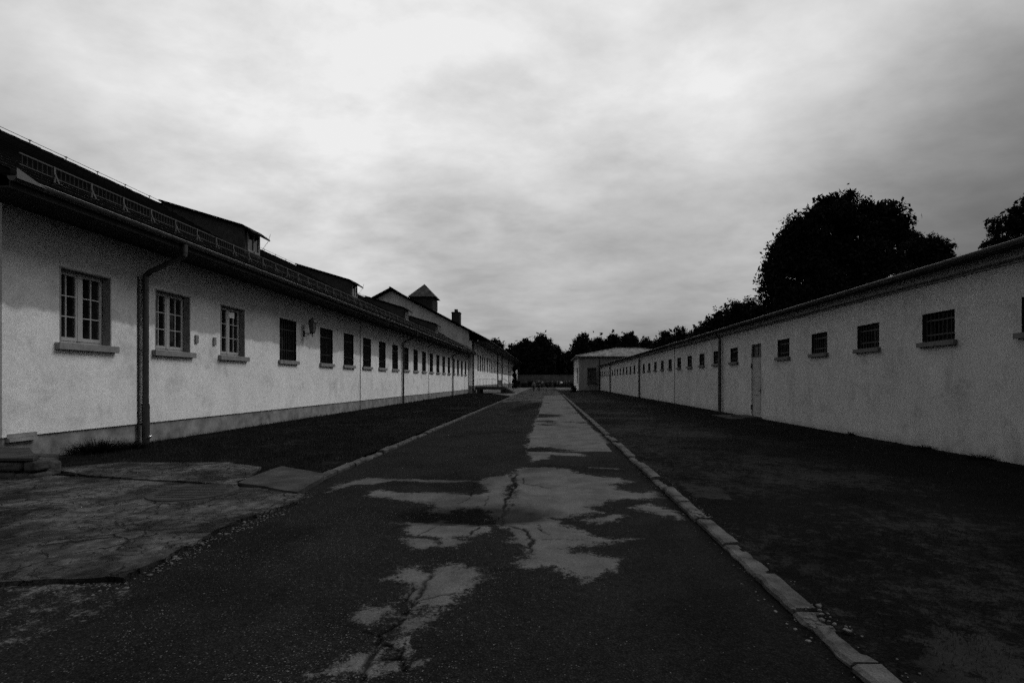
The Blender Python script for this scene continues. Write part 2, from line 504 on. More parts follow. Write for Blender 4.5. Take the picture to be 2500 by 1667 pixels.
def polyL(pts): return np.array([g(1100 + x * .3571, 940 + y * .3571) for x, y in pts])
def polyM(pts): return np.array([g(750 + x * .34014, 1150 + y * .34014) for x, y in pts])


def in_poly(P, X, Y):
    ins = np.zeros(X.shape, bool); n = len(P)
    for i in range(n):
        x1, y1 = P[i]; x2, y2 = P[(i + 1) % n]
        if y1 == y2: continue
        c = ((y1 > Y) != (y2 > Y)) & (X < (x2 - x1) * (Y - y1) / (y2 - y1) + x1)
        ins ^= c
    return ins


def seg_dist(P, X, Y, closed=False):
    d = np.full(X.shape, 1e9); n = len(P)
    for i in range(n if closed else n - 1):
        a = P[i]; b = P[(i + 1) % n]
        ab = b - a; L2 = max(ab @ ab, 1e-9)
        tt = np.clip(((X - a[0]) * ab[0] + (Y - a[1]) * ab[1]) / L2, 0, 1)
        d = np.minimum(d, np.hypot(X - a[0] - tt * ab[0], Y - a[1] - tt * ab[1]))
    return d


def vnoise(X, Y, s, seed=0):
    """smooth value noise on arrays"""
    r = np.random.default_rng(seed); G = r.random((256, 256))
    x = X * s + 1000.0; y = Y * s + 1000.0
    xi = np.floor(x).astype(int); yi = np.floor(y).astype(int)
    fx = x - xi; fy = y - yi; fx = fx * fx * (3 - 2 * fx); fy = fy * fy * (3 - 2 * fy)
    a = G[xi % 256, yi % 256]; b = G[(xi + 1) % 256, yi % 256]
    c = G[xi % 256, (yi + 1) % 256]; d = G[(xi + 1) % 256, (yi + 1) % 256]
    return (a * (1 - fx) + b * fx) * (1 - fy) + (c * (1 - fx) + d * fx) * fy


def fbm(X, Y, s, o=4, seed=0):
    v = 0; a = 0.5; tot = 0
    for i in range(o):
        v = v + a * vnoise(X, Y, s * 2 ** i, seed + i); tot += a; a *= 0.55
    return v / tot


LIGHT = [
    polyL([(635, 95), (700, 70), (758, 72), (860, 190), (960, 290), (1060, 370), (1095, 405), (900, 400), (700, 398), (520, 415), (515, 440), (545, 340), (590, 235)]),
    polyL([(505, 440), (520, 515), (560, 530), (650, 510), (700, 485), (920, 497), (860, 475), (620, 455)]),
    polyL([(510, 575), (820, 580), (860, 620), (1060, 640), (1210, 660), (1080, 690), (1100, 730), (1260, 745), (1400, 740), (1460, 785), (1130, 790), (1060, 830), (970, 840), (1000, 880), (730, 930), (860, 990), (960, 1040), (1310, 1050), (1100, 1080), (850, 1110), (840, 1140), (980, 1160), (1110, 1210), (1090, 1300), (1000, 1380), (800, 1310), (720, 1230), (560, 1250), (490, 1190), (560, 1180), (560, 1100), (480, 1080), (430, 1000), (360, 965), (350, 900), (390, 770), (430, 740), (440, 640)]),
    polyM([(1210, 90), (1320, 55), (1480, 40), (1500, 100), (1440, 180), (1410, 300), (1380, 340), (1280, 270), (1100, 270), (1000, 290), (890, 300), (930, 250), (760, 240), (600, 210), (400, 190), (480, 150), (900, 165), (1180, 180), (1330, 160)]),
    polyM([(100, 170), (240, 100), (420, 55), (600, 60), (1210, 88), (950, 100), (600, 80), (300, 112)]),
    polyM([(590, 390), (880, 360), (920, 340), (1010, 350), (1370, 370), (1330, 410), (1290, 460), (1150, 480), (1000, 490), (860, 450), (700, 400)]),
    polyM([(680, 580), (750, 480), (930, 485), (940, 550), (880, 560), (800, 580)]),
    polyM([(960, 540), (980, 500), (1120, 490), (1140, 530), (1060, 560)]),
    polyM([(530, 780), (600, 720), (760, 710), (870, 730), (920, 690), (1150, 670), (1290, 700), (1250, 760), (1180, 800), (1130, 880), (1060, 930), (920, 1000), (770, 1010), (770, 970), (700, 960), (740, 870), (620, 800)]),
    polyM([(400, 1080), (450, 1020), (600, 1010), (620, 1070), (540, 1130), (420, 1100)]),
    polyM([(700, 1110), (760, 1060), (880, 1030), (840, 1100), (760, 1140)]),
    polyM([(540, 1240), (600, 1210), (760, 1260), (700, 1310), (560, 1290)]),
    polyM([(490, 1350), (540, 1300), (680, 1320), (700, 1360), (560, 1370)]),
    polyM([(420, 1520), (470, 1390), (680, 1380), (690, 1480), (640, 1530)]),
    polyM([(0, 1510), (300, 1340), (460, 1290), (450, 1400), (390, 1530), (100, 1530)]),
    polyM([(710, 1440), (780, 1370), (880, 1350), (820, 1420)]),
    polyL([(860, 935), (1050, 900), (1190, 910), (1000, 955)]),
    polyL([(1270, 840), (1400, 815), (1560, 880), (1640, 940), (1420, 900)]),
    polyL([(960, 565), (1160, 570), (1150, 578), (1000, 575)]),
]
PALE_FOOT = np.array([g(-300, 1440), g(0, 1425), (g(310, 1422)), g(330, 1470), g(220, 1520), g(110, 1560), g(-100, 1640)])
CRACKS = [polyM(c) for c in [
    [(1500, 30), (1480, 80), (1500, 120), (1440, 190), (1415, 260), (1410, 330), (1390, 390), (1480, 405), (1570, 450), (1610, 530), (1620, 600)],
    [(980, 370), (930, 410), (850, 450), (800, 480)], [(1220, 370), (1220, 410), (1160, 480), (1000, 490)],
    [(1650, 390), (1680, 440), (1750, 480)], [(1540, 510), (1700, 505), (2000, 512)], [(1820, 400), (1900, 430)],
    [(880, 770), (830, 840), (780, 960), (700, 1050), (520, 1200), (480, 1350), (420, 1460), (400, 1530)],
    [(780, 950), (920, 930), (1060, 900), (1160, 890)], [(370, 1160), (520, 1190)],
    [(540, 1280), (700, 1310), (690, 1400), (700, 1460)], [(480, 1370), (690, 1370)],
    [(1550, 60), (1560, 100), (1740, 135)], [(760, 870), (690, 960)], [(1100, 240), (1180, 190), (1200, 90)], [(1270, 250), (1300, 190)],
    [(770, 1010), (900, 1005)], [(1060, 360), (1220, 380)]]]
CRACKW = [.024, .012, .014, .01, .007, .008, .026, .012, .014, .02, .012, .012, .02, .008, .008, .01, .008]
PUDDLE = polyL([(380, 180), (450, 150), (560, 125), (630, 112), (625, 150), (570, 165), (440, 186)])
HOLE = g(1165, 1259)
XL, XR = -3.30, 1.53                                  # road edges

ys = [0.6]
while ys[-1] < 112: ys.append(ys[-1] + max(0.016, ys[-1] * 0.0042))
ys = np.array(ys)
fan = 1 + 0.0 * ys
xs = np.linspace(-1, 1, 401)


def road_grid():
    Xc = []
    Y2, U = np.meshgrid(ys, xs, indexing='ij')
    left = np.where(Y2 < 50, -3.36, -3.36 - (Y2 - 50) * 0.0)
    near = Y2 < 6.9
    left = np.where(near, -6.5, left)          # in front of the broken apron the asphalt runs further left
    left = np.interp(ys, [0.6, 3.6, 4.6, 112], [-6.5, -6.5, -3.55, -3.55])[:, None] * np.ones_like(U)
    right = np.full_like(left, XR + 0.03)
    X2 = left + (U + 1) / 2 * (right - left)
    return X2, Y2


X2, Y2 = road_grid()
wear = np.zeros_like(X2)
WXn = X2 + (fbm(X2, Y2, 1.6, 4, 201) - .5) * .35; WYn = Y2 + (fbm(X2, Y2, 1.6, 4, 211) - .5) * .35
for P in LIGHT:
    d = seg_dist(P, WXn, WYn, True); ins = in_poly(P, WXn, WYn)
    edge = 0.22
    s = np.where(ins, d, -d)
    wear = np.maximum(wear, np.clip(0.5 + s / edge * 0.5, 0, .80))
# the bare strip, with round-ish tar remains that foreshorten into streaks
strip = in_poly(np.array([(-.44, 9.5), (-.30, 54), (1.5, 54), (1.35, 9.5)]), X2, Y2)
tar = fbm(X2, Y2, 0.55, 4, 11)
stripv = np.where(strip, np.clip(0.5 + (0.66 - tar) * 5, 0, 1), 0)
wear = np.where((Y2 > 10.7) & strip, stripv * .75 + 0.12, wear)
# worn grey asphalt farther out (left lane)
lane = (Y2 > 26)
wear = np.where(lane & ~strip, np.maximum(wear, 0.46 * np.clip((Y2 - 24) / 14, 0, 1) + 0.12 * (fbm(X2, Y2, .4, 3, 5) - .3)), wear)
pf = in_poly(PALE_FOOT, X2, Y2)
wear = np.where(pf, np.maximum(wear, 0.42), wear)
dirt = np.zeros_like(X2); hgt = np.zeros_like(X2)
jx = (fbm(X2, Y2, 9, 3, 21) - .5) * 0.09; jy = (fbm(X2, Y2, 9, 3, 31) - .5) * 0.09
for c, w in zip(CRACKS, CRACKW):
    d = seg_dist(c, X2 + jx, Y2 + jy)
    w = w * (0.55 + 0.09 * Y2.clip(0, 12))
    q = np.clip(1 - d / w, 0, 1)
    dirt = np.maximum(dirt, np.clip(q * 2.2, 0, 1)); hgt -= 0.016 * q
hd = np.hypot((X2 - HOLE[0]) / 0.85 + jx * 3, (Y2 - HOLE[1]) / 0.42 + jy * 3)
hq = np.clip(1.25 - hd, 0, 1); hgt -= 0.04 * np.clip(hq * 1.6, 0, 1)
dirt = np.maximum(dirt, np.clip(hq * 2.2, 0, 1) * 0.9)
pud = in_poly(PUDDLE, X2 + jx * 6, Y2 + jy * 30); dirt = np.where(pud, 0.9, dirt)
gut = np.clip(1 - (XR - X2) / 0.16, 0, 1); dirt = np.maximum(dirt, gut * 0.8)          # darker band along the kerb
# soft damp patches and the round asphalt repair
dirt = np.maximum(dirt, 0.45 * np.clip((fbm(X2, Y2, .8, 4, 44) - .56) * 6, 0, 1))
hgt += 0.020 * (fbm(X2, Y2, .7, 3, 3) - .5) + 0.006 * (fbm(X2, Y2, 6, 3, 8) - .5)
hgt += np.clip(wear, 0, 1) * 0.004
Z2 = 0.02 + hgt
nr, nc = X2.shape
idx = np.arange(nr * nc).reshape(nr, nc)
faces = np.stack([idx[:-1, :-1], idx[:-1, 1:], idx[1:, 1:], idx[1:, :-1]], -1).reshape(-1, 4)
road = np_obj('road', np.stack([X2, Y2, Z2], -1).reshape(-1, 3), faces, M_road, smooth=True)
tag(road, kind='structure')
for nm, arr in (('wear', wear), ('dirt', dirt)):
    a = road.data.attributes.new(nm, 'FLOAT', 'POINT'); a.data.foreach_set('value', arr.ravel().astype(np.float32))

# the wide base ground, sloping gently nowhere
gm = MB(); gm.add([(-900, -300, -0.06), (900, -300, -0.06), (900, 1500, -0.06), (-900, 1500, -0.06)], [(0, 1, 2, 3)])
tag(gm.build('ground', M_soil), kind='structure')
# paved yard at the end of the road
ym = MB(); ym.box(-40, -3.56, 68.0, 132, -0.05, 0.012); ym.box(1.64, 60, 97, 132, -0.05, 0.012)
ym.add([(-3.56, 50, 0.012), (-3.56, 68.0, 0.012), (-9, 68.0, 0.012), (-5.4, 57, 0.012)], [(0, 1, 2, 3)])
ym.add([(1.64, 57, 0.012), (3.2, 66, 0.012), (4.6, 80, 0.012), (4.6, 97, 0.012), (1.64, 97, 0.012)], [(0, 1, 2, 3, 4)])
ym.add([(-3.56, 112, 0.012), (1.64, 112, 0.012), (1.64, 132, 0.012), (-3.56, 132, 0.012)], [(0, 1, 2, 3)])
tag(ym.build('yard', M_yard), kind='structure')


def verge(name, x0, x1, y0, y1, z0, amp, mtl, nx, ny, seed, attr=False, edgefn=None):
    yy = np.exp(np.linspace(math.log(y0), math.log(y1), ny)); xx = np.linspace(x0, x1, nx)
    YY, XX = np.meshgrid(yy, xx, indexing='ij')
    if edgefn is not None: XX = edgefn(XX, YY)
    ZZ = z0 + amp * (fbm(XX, YY, .8, 4, seed) - .5) * 2 + 0.012 * (fbm(XX, YY, 5, 3, seed + 5) - .5)
    i = np.arange(ny * nx).reshape(ny, nx)
    fs = np.stack([i[:-1, :-1], i[:-1, 1:], i[1:, 1:], i[1:, :-1]], -1).reshape(-1, 4)
    o = np_obj(name, np.stack([XX, YY, ZZ], -1).reshape(-1, 3), fs, mtl, smooth=True)
    tag(o, kind='structure')
    return o, XX, YY


verge_l, _, _ = verge('verge', -9.42, -3.58, 7.9, 60.5, 0.055, 0.02, M_soil, 60, 260, 51,
                      edgefn=lambda X, Y: np.where(Y > 49, -9.42 + (X + 9.42) * np.clip((60.8 - Y) / 11.8, .3, 1), X))
vr, XX, YY = verge('verge', 1.66, 8.22, 1.2, 81, 0.052, 0.010, M_verge_r, 200, 620, 61, True)
w = 0.62 * fbm(XX, YY, .5, 5, 71) + 0.13
w += 0.16 * np.clip((fbm(XX, YY, .35, 3, 91) - .5) * 4, -1, 1) * np.clip((YY - 7) / 10, 0, 1)
w -= 0.20 * np.clip((XX - 4.2) / 2.5, 0, 1)
for P in [[g(2260, 1600), g(2290, 1553), g(2429, 1567), g(2520, 1640), g(2500, 1700), g(2200, 1700)],
          [g(1405, 979), g(1440, 978), g(1440, 984), g(1410, 985)], [g(1655, 1188), g(1760, 1200), g(1790, 1230), g(1700, 1225)],
          [g(1600, 1060), g(1640, 1062), g(1650, 1072), g(1605, 1070)]]:
    P = np.array(P); d = seg_dist(P, XX, YY, True); s = np.where(in_poly(P, XX, YY), d, -d)
    w = np.maximum(w, np.clip(0.5 + s * 4, 0, .62))
for nm, arr in (('wear', w), ('dirt', np.clip((fbm(XX, YY, 1.3, 4, 81) - .55) * 4, 0, .7))):
    a = vr.data.attributes.new(nm, 'FLOAT', 'POINT'); a.data.foreach_set('value', arr.ravel().astype(np.float32))


# kerbs
def kerb(x, y0, y1, wid, top, step, damage, drift=0.0, seed=1):
    rr = random.Random(seed); m = MB(); y = y0
    while y < y1:
        ln = step * rr.uniform(.8, 1.15); dmg = rr.random() < damage and y < 14
        xo = x + drift * (y - y0) + rr.uniform(-.006, .006)
        n = 7
        t0 = top + rr.uniform(-.010, .008)
        if dmg: t0 -= 0.03
        if rr.random() < .12 and y < 9:
            y += ln * .5; continue
        vs = []; fs = []
        for i in range(n):
            yy = y + 0.016 + (ln - 0.032) * i / (n - 1)
            e = 0.007 if not dmg else 0.021
            a = xo - wid / 2 + rr.uniform(-e, e) * .8; b = xo + wid / 2 + rr.uniform(-e, e)
            zt = t0 + rr.uniform(-e, e) * .5
            vs += [(a, yy, -.04), (a, yy, zt - .018), (a + .022, yy, zt), (b - .022, yy, zt + rr.uniform(-.006, .006)), (b, yy, zt - .02), (b, yy, -.04)]
        for i in range(n - 1):
            for k in range(5):
                fs.append((i * 6 + k, i * 6 + k + 1, i * 6 + k + 7, i * 6 + k + 6))
        fs += [(5, 4, 3, 2, 1, 0), tuple((n - 1) * 6 + k for k in range(6))]
        m.add(vs, fs)
        y += ln
    o = m.build('kerb', M_kerb)
    return tag(o, kind='structure')


kerb(1.63, 1.0, 56, 0.16, 0.072, 0.75, 0.4, 0.0, 5)
kerb(-3.42, 7.0, 50, 0.15, 0.085, 0.8, 0.45, 0.003, 9)


# broken concrete apron, left foreground
def jag(P, n_per_m, amp, seed):
    rr = random.Random(seed); out = []
    n = len(P)
    for i in range(n):
        a = Vector(P[i]); b = Vector(P[(i + 1) % n]); k = max(2, int((b - a).length * n_per_m))
        nrm = Vector((-(b - a).y, (b - a).x)).normalized()
        for j in range(k):
            p = a.lerp(b, j / k)
            s = amp * (mnoise.noise(Vector((p.x * 2.2, p.y * 2.2, seed))) * 1.6 + mnoise.noise(Vector((p.x * 9, p.y * 9, seed))) * .7)
            out.append(p + nrm * s)
    return out


def slab(name, P, z0, z1, mtl, npm=14, amp=.05, seed=1, tilt=None):
    Q = jag(P, npm, amp, seed); n = len(Q)
    me = bpy.data.meshes.new(name); bm = bmesh.new()
    zf = tilt if tilt else (lambda x, y: 0.0)
    top = [bm.verts.new((p.x, p.y, z1 + zf(p.x, p.y))) for p in Q]
    bot = [bm.verts.new((p.x + random.uniform(-.01, .01), p.y + random.uniform(-.01, .01), z0)) for p in Q]
    bm.faces.new(top)
    for i in range(n):
        j = (i + 1) % n
        bm.faces.new((top[i], bot[i], bot[j], top[j]))
    bmesh.ops.recalc_face_normals(bm, faces=bm.faces)
    bmesh.ops.triangulate(bm, faces=[f for f in bm.faces if len(f.verts) > 4])
    bm.to_mesh(me); bm.free(); me.materials.append(mtl)
    o = bpy.data.objects.new(name, me); col.objects.link(o)
    return o


za = 0.06
AP = [g(-500, 1440, za), g(0, 1423, za), g(170, 1411, za), g(310, 1410, za), g(370, 1376, za), g(463, 1327, za), g(565, 1274, za),
      g(723, 1222, za), g(742, 1206, za), g(722, 1199, za), g(480, 1180, za), g(212, 1163, za), (-10.5, 8.3), (-12.5, 6.5)]
tag(slab('concrete_apron', AP, -.04, za, M_apron, 16, .045, 4), kind='structure')
# raised flags behind the step
zf = 0.085
FL = [g(212, 1160, zf), g(480, 1176, zf), g(575, 1183, zf), g(640, 1140, zf), g(560, 1128, zf), g(300, 1128, zf), g(120, 1142, zf)]
tag(slab('pavement', FL, -.04, zf, M_apron, 10, .025, 14), kind='structure')
SL = [g(575, 1176, .085), g(727, 1200, .085), g(800, 1156, .085), g(688, 1137, .085)]
tag(slab('pavement', SL, -.04, .085, M_slab, 9, .016, 24), kind='structure')

# manhole cover set in the apron
mc = empty('manhole_cover', (-4.57, 6.62, za), 'round worn manhole cover with raised rim set in broken concrete', 'manhole cover')
m = MB(); ring = []
for r_, z_ in ((.51, -.02), (.50, .014), (.44, .024), (.42, .010)):
    ring.append([(-4.57 + r_ * math.cos(q), 6.62 + r_ * math.sin(q), za + z_) for q in [2 * math.pi * k / 40 for k in range(40)]])
P_ = [p for r_ in ring for p in r_]; fs = []
for i in range(3):
    for k in range(40): fs.append((i * 40 + k, i * 40 + (k + 1) % 40, (i + 1) * 40 + (k + 1) % 40, (i + 1) * 40 + k))
m.add(P_, fs); m.build('rim', M_brick, mc, smooth=False)
m = MB(); m.tube([(-4.57, 6.62, za - .02), (-4.57, 6.62, za + .008)], .422, 40)
for i in range(-4, 5):
    hw = math.sqrt(max(0, .39 ** 2 - (i * .09) ** 2))
    m.box(-4.57 - hw, -4.57 + hw, 6.62 + i * .095 - .012, 6.62 + i * .095 + .012, za + .0085, za + .014)
m.build('lid', M_brick, mc)

# ------------------------------------------------------------------ loose stones and grass
ico_v = np.array([(0, 0, 1), (.89, 0, .45), (.28, .85, .45), (-.72, .53, .45), (-.72, -.53, .45), (.28, -.85, .45), (.72, .53, -.45), (-.28, .85, -.45), (-.89, 0, -.45), (-.28, -.85, -.45), (.72, -.53, -.45), (0, 0, -1)])
ico_f = np.array([(0, 1, 2), (0, 2, 3), (0, 3, 4), (0, 4, 5), (0, 5, 1), (1, 6, 2), (2, 7, 3), (3, 8, 4), (4, 9, 5), (5, 10, 1), (2, 6, 7), (3, 7, 8), (4, 8, 9), (5, 9, 10), (1, 10, 6), (6, 11, 7), (7, 11, 8), (8, 11, 9), (9, 11, 10), (10, 11, 6)])


def stones(name, X, Y, Z, S, mtl, parent=None):
    n = len(X)
    jit = 1 + 0.35 * (rng.random((n, 12, 3)) - .5)
    sc = np.stack([S * rng.uniform(.7, 1.3, n), S * rng.uniform(.7, 1.3, n), S * rng.uniform(.35, .7, n)], -1)
    V = ico_v[None] * jit * sc[:, None, :]
    a = rng.random(n) * 6.28; c, s = np.cos(a)[:, None], np.sin(a)[:, None]
    V = np.stack([V[..., 0] * c - V[..., 1] * s, V[..., 0] * s + V[..., 1] * c, V[..., 2]], -1)
    V += np.stack([X, Y, Z], -1)[:, None, :]
    Fc = ico_f[None] + (np.arange(n) * 12)[:, None, None]
    return np_obj(name, V.reshape(-1, 3), Fc.reshape(-1, 3), mtl, parent)


n = 60000
gx = rng.uniform(-6.0, 1.55, n); gy = 1.3 + (rng.random(n) ** 1.4) * 7.5
dens = np.clip(1.25 - np.abs(gx + 2.3) / 2.6, 0.04, 1) * np.clip(1.35 - gy / 6.5, .05, 1)
dens *= np.where(gx > -0.1, 0.28, 1)
clump = np.clip((fbm(gx, gy, 1.6, 4, 131) - .38) * 3.5, 0.06, 1)
apm = in_poly(np.array(AP), gx, gy)
keep = (rng.random(n) < dens * clump) & ~apm & (gx > -6.4)
gx, gy = gx[keep], gy[keep]
gs = 0.0020 + 0.0050 * rng.random(len(gx)) ** 4
# coarse crumbs along the broken edges
ex, ey, es = [], [], []
for a, b, k in ((g(20, 1432), g(310, 1425), 150), (g(340, 1405), g(470, 1345), 120), (g(480, 1335), g(700, 1240), 200), (g(700, 1240), g(760, 1200), 40)):
    for i in range(k):
        t_ = random.random(); ex.append(a[0] + (b[0] - a[0]) * t_ + random.gauss(.05, .07)); ey.append(a[1] + (b[1] - a[1]) * t_ - abs(random.gauss(0, .09)))
        es.append(random.uniform(.003, .011) if random.random() < .93 else random.uniform(.012, .026))
for i in range(260):
    y_ = 1.3 + random.random() ** 1.5 * 9; side = random.choice((1.75, 1.49)); ex.append(side + random.gauss(0, .045)); ey.append(y_); es.append(random.uniform(.003, .009))
for i in range(70):
    y_ = random.uniform(2.9, 3.35) if random.random() < .6 else random.uniform(5.3, 5.7); ex.append(1.63 + random.gauss(0, .07)); ey.append(y_); es.append(random.uniform(.005, .02))
ex, ey, es = map(np.array, (ex, ey, es))
zz_ = np.where((ex > 1.53) & (ex < 1.74), 0.075, np.where(ex > 1.73, .055, .022))
ok = ~in_poly(np.array(AP), ex, ey)
gr = stones('gravel', np.concatenate([gx, ex[ok]]), np.concatenate([gy, ey[ok]]),
            np.concatenate([np.full(len(gx), .022), zz_[ok]]), np.concatenate([gs, es[ok]]), M_gravel)
tag(gr, 'loose pale gravel and crumbled stone chips scattered over the asphalt', 'gravel', kind='stuff')


def blades(X, Y, Z, h, wd):
    n = len(X); a = rng.random(n) * 6.283
    dx, dy = np.cos(a) * wd, np.sin(a) * wd
    b = rng.random(n) * 6.283; ln = h * rng.uniform(.1, .6, n)
    v0 = np.stack([X - dx, Y - dy, Z], -1); v1 = np.stack([X + dx, Y + dy, Z], -1)
    v2 = np.stack([X + np.cos(b) * ln, Y + np.sin(b) * ln, Z + h], -1)
    return np.stack([v0, v1, v2], 1).reshape(-1, 3)


def grass(X, Y, z, h, wd, label, mtl=M_grass):
    n = len(X); V = blades(X, Y, np.full(n, z), h, wd)
    o = np_obj('grass', V, np.arange(3 * n).reshape(-1, 3), mtl)
    return tag(o, label, 'grass', kind='stuff')


def scatter(n, x0, x1, y0, y1, p=1.0):
    u = rng.random(n); y = np.exp(math.log(y0) + u * (math.log(y1) - math.log(y0)))
    return rng.uniform(x0, x1, n), y


gx, gy = scatter(120000, -9.36, -3.55, 8.3, 60)
cl = fbm(gx, gy, .9, 4, 141)
slabm = in_poly(np.array(FL + []), gx, gy) | in_poly(np.array(SL), gx, gy) | in_poly(np.array(AP), gx, gy)
lim = np.interp(gy, [49, 60], [-3.55, -7.4])
edge = (gy < 9.4) & (gx > -7.5) & (cl < .5)
near_wall = np.clip((gx + 8.6) / -.8, 0, 1)
keep = (cl + .15 * near_wall > .36) & ~slabm & (gx < lim) & ~edge
gx, gy, cl = gx[keep], gy[keep], cl[keep]
hh = (0.02 + 0.075 * rng.random(len(gx)) ** 2) * (0.6 + 1.1 * (cl - .3)) * (1 + .7 * np.clip((-8.9 - gx) / .5, 0, 1))
grass(gx, gy, .045, hh, 0.0022 * (1 + gy * .13), 'short dark grass filling the strip along the long cream wall')
gx, gy = scatter(150000, 1.86, 8.16, 1.9, 80)
cl = fbm(gx, gy, .9, 5, 151); nw = np.clip((gx - 7.75) / .4, 0, 1)
keep = ((cl > .47) & (rng.random(len(gx)) < .85)) | (rng.random(len(gx)) < nw)
gx, gy, cl, nw = gx[keep], gy[keep], cl[keep], nw[keep]
hh = (0.012 + 0.022 * rng.random(len(gx))) * (1 + 2.0 * nw * rng.random(len(gx)))
grass(gx, gy, .045, hh, 0.0018 * (1 + gy * .13), 'thin low grass and moss between the right kerb and the grey wall')


def weed(x, y, n, r, h, label, z=.04):
    a = rng.random(n) * 6.283; q = rng.random(n) ** .6 * r
    X = x + np.cos(a) * q * .5; Y = y + np.sin(a) * q * .5
    hh = h * (0.4 + .6 * rng.random(n)) * (1 - .35 * q / r)
    V = blades(X, Y, np.full(n, z), hh, .008).reshape(n, 3, 3)
    V[:, 2, 0] += np.cos(a) * q * .7; V[:, 2, 1] += np.sin(a) * q * .7
    o = np_obj('weed_clump', V.reshape(-1, 3), np.arange(3 * n).reshape(-1, 3), M_leaf)
    return tag(o, label, 'weed', 'weeds growing at the wall foot')


weed(-9.05, 10.3, 900, .55, .42, 'dark tall weed clump at the wall foot left of the thick downpipe')
weed(-8.9, 10.95, 500, .4, .25, 'low spreading weeds between the tall clump and the downpipe base')
weed(8.05, 13.6, 130, .14, .16, 'small weed tuft below the window right of the closed door')
weed(8.05, 10.9, 160, .2, .15, 'ragged weed tuft under the second window from the right edge')
weed(8.05, 9.5, 240, .3, .16, 'weed tuft at the grey wall foot nearest the right edge')


# ------------------------------------------------------------------ walls with openings
def wall_x(name, xf, out, y0, y1, z0, z1, openings, depth, mtl, parent, thick=0.35):
    """wall facing +x (out=1) or -x (out=-1) with real recesses; openings (ya, yb, za, zb)"""
    ysn = sorted({y0, y1} | {v for o in openings for v in o[:2]})
    zsn = sorted({z0, z1} | {v for o in openings for v in o[2:]})
    m = MB()
    for i in range(len(ysn) - 1):
        for j in range(len(zsn) - 1):
            a, b, c, d = ysn[i], ysn[i + 1], zsn[j], zsn[j + 1]
            mid = ((a + b) / 2, (c + d) / 2)
            if any(o[0] < mid[0] < o[1] and o[2] < mid[1] < o[3] for o in openings): continue
            m.add([(xf, a, c), (xf, b, c), (xf, b, d), (xf, a, d)], [(0, 1, 2, 3)])
    xb = xf - out * thick
    m.add([(xb, y0, z0), (xb, y1, z0), (xb, y1, z1), (xb, y0, z1)], [(0, 1, 2, 3)])
    for a in (y0, y1): m.add([(xf, a, z0), (xb, a, z0), (xb, a, z1), (xf, a, z1)], [(0, 1, 2, 3)])
    for c in (z0, z1): m.add([(xf, y0, c), (xb, y0, c), (xb, y1, c), (xf, y1, c)], [(0, 1, 2, 3)])
    xr = xf - out * depth
    for a, b, c, d in openings:
        m.add([(xf, a, c), (xr, a, c), (xr, a, d), (xf, a, d)], [(0, 1, 2, 3)])
        m.add([(xf, b, c), (xr, b, c), (xr, b, d), (xf, b, d)], [(0, 1, 2, 3)])
        m.add([(xf, a, c), (xr, a, c), (xr, b, c), (xf, b, c)], [(0, 1, 2, 3)])
        m.add([(xf, a, d), (xr, a, d), (xr, b, d), (xf, b, d)], [(0, 1, 2, 3)])
        m.add([(xr, a, c), (xr, b, c), (xr, b, d), (xr, a, d)], [(0, 1, 2, 3)])
    return m.build(name, mtl, parent)


# ================================================================== LEFT: long cream building
WX = -9.4
LB = empty('long_building', (-13.4, 34.7, 0), 'long low cream building with a dark tiled roof on the left side of the road', 'building')
w_open = [(9.86, 11.03), (12.26, 13.47), (14.70, 15.90), (17.95, 19.15), (21.15, 22.40)] + [(23.6 + 2.455 * k, 24.8 + 2.455 * k) for k in range(15)]
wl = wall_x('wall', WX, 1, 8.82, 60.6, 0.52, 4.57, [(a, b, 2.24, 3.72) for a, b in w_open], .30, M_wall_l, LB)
m = MB(); m.prism_y([(-9.76, .52), (-9.76, 4.80), (-13.45, 7.1), (-17.5, 4.80), (-17.5, .52)], 8.82, 9.12)
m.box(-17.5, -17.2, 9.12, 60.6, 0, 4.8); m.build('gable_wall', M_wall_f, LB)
# plinth, set back a little under the render with a shadow gap
m = MB(); m.box(-17.45, WX - 0.035, 8.86, 60.6, -.1, .505); m.build('plinth', M_plinth, LB)
m = MB(); m.box(WX - .034, WX + .01, 8.90, 9.42, .50, .575); m.box(WX - .034, WX + .05, 8.90, 9.40, .435, .495); m.build('plinth_ledge', M_plinth, LB)


def casement(m, mp, xs_, ya, yb, za_, zb_, out=1, paper=False):
    """two-leaf window, each leaf 2x3 panes"""
    t = .055
    m.box(xs_ - .06, xs_, ya, ya + .045, za_, zb_); m.box(xs_ - .06, xs_, yb - .045, yb, za_, zb_)
    m.box(xs_ - .06, xs_, ya + .045, yb - .045, zb_ - .05, zb_); m.box(xs_ - .06, xs_, ya + .045, yb - .045, za_, za_ + .05)
    mid = (ya + yb) / 2
    m.box(xs_ - .06, xs_ + .022, mid - .045, mid + .045, za_ + .05, zb_ - .05)
    for a, b in ((ya + .045, mid - .045), (mid + .045, yb - .045)):
        m.box(xs_ - .05, xs_ + .012, a, a + .035, za_ + .05, zb_ - .05); m.box(xs_ - .05, xs_ + .012, b - .035, b, za_ + .05, zb_ - .05)
        m.box(xs_ - .05, xs_ + .012, a + .035, b - .035, za_ + .05, za_ + .12); m.box(xs_ - .05, xs_ + .012, a + .035, b - .035, zb_ - .09, zb_ - .05)
        c = (a + b) / 2; lo, hi = za_ + .12, zb_ - .09
        m.box(xs_ - .035, xs_ + .004, c - .011, c + .011, lo, hi)
        for k in (1, 2):
            z = lo + (hi - lo) * k / 3
            m.box(xs_ - .034, xs_ + .005, a + .035, c - .011, z - .011, z + .011)
            m.box(xs_ - .034, xs_ + .005, c + .011, b - .035, z - .011, z + .011)
    mp.box(xs_ - .030, xs_ - .022, ya + .06, yb - .06, za_ + .06, zb_ - .06)


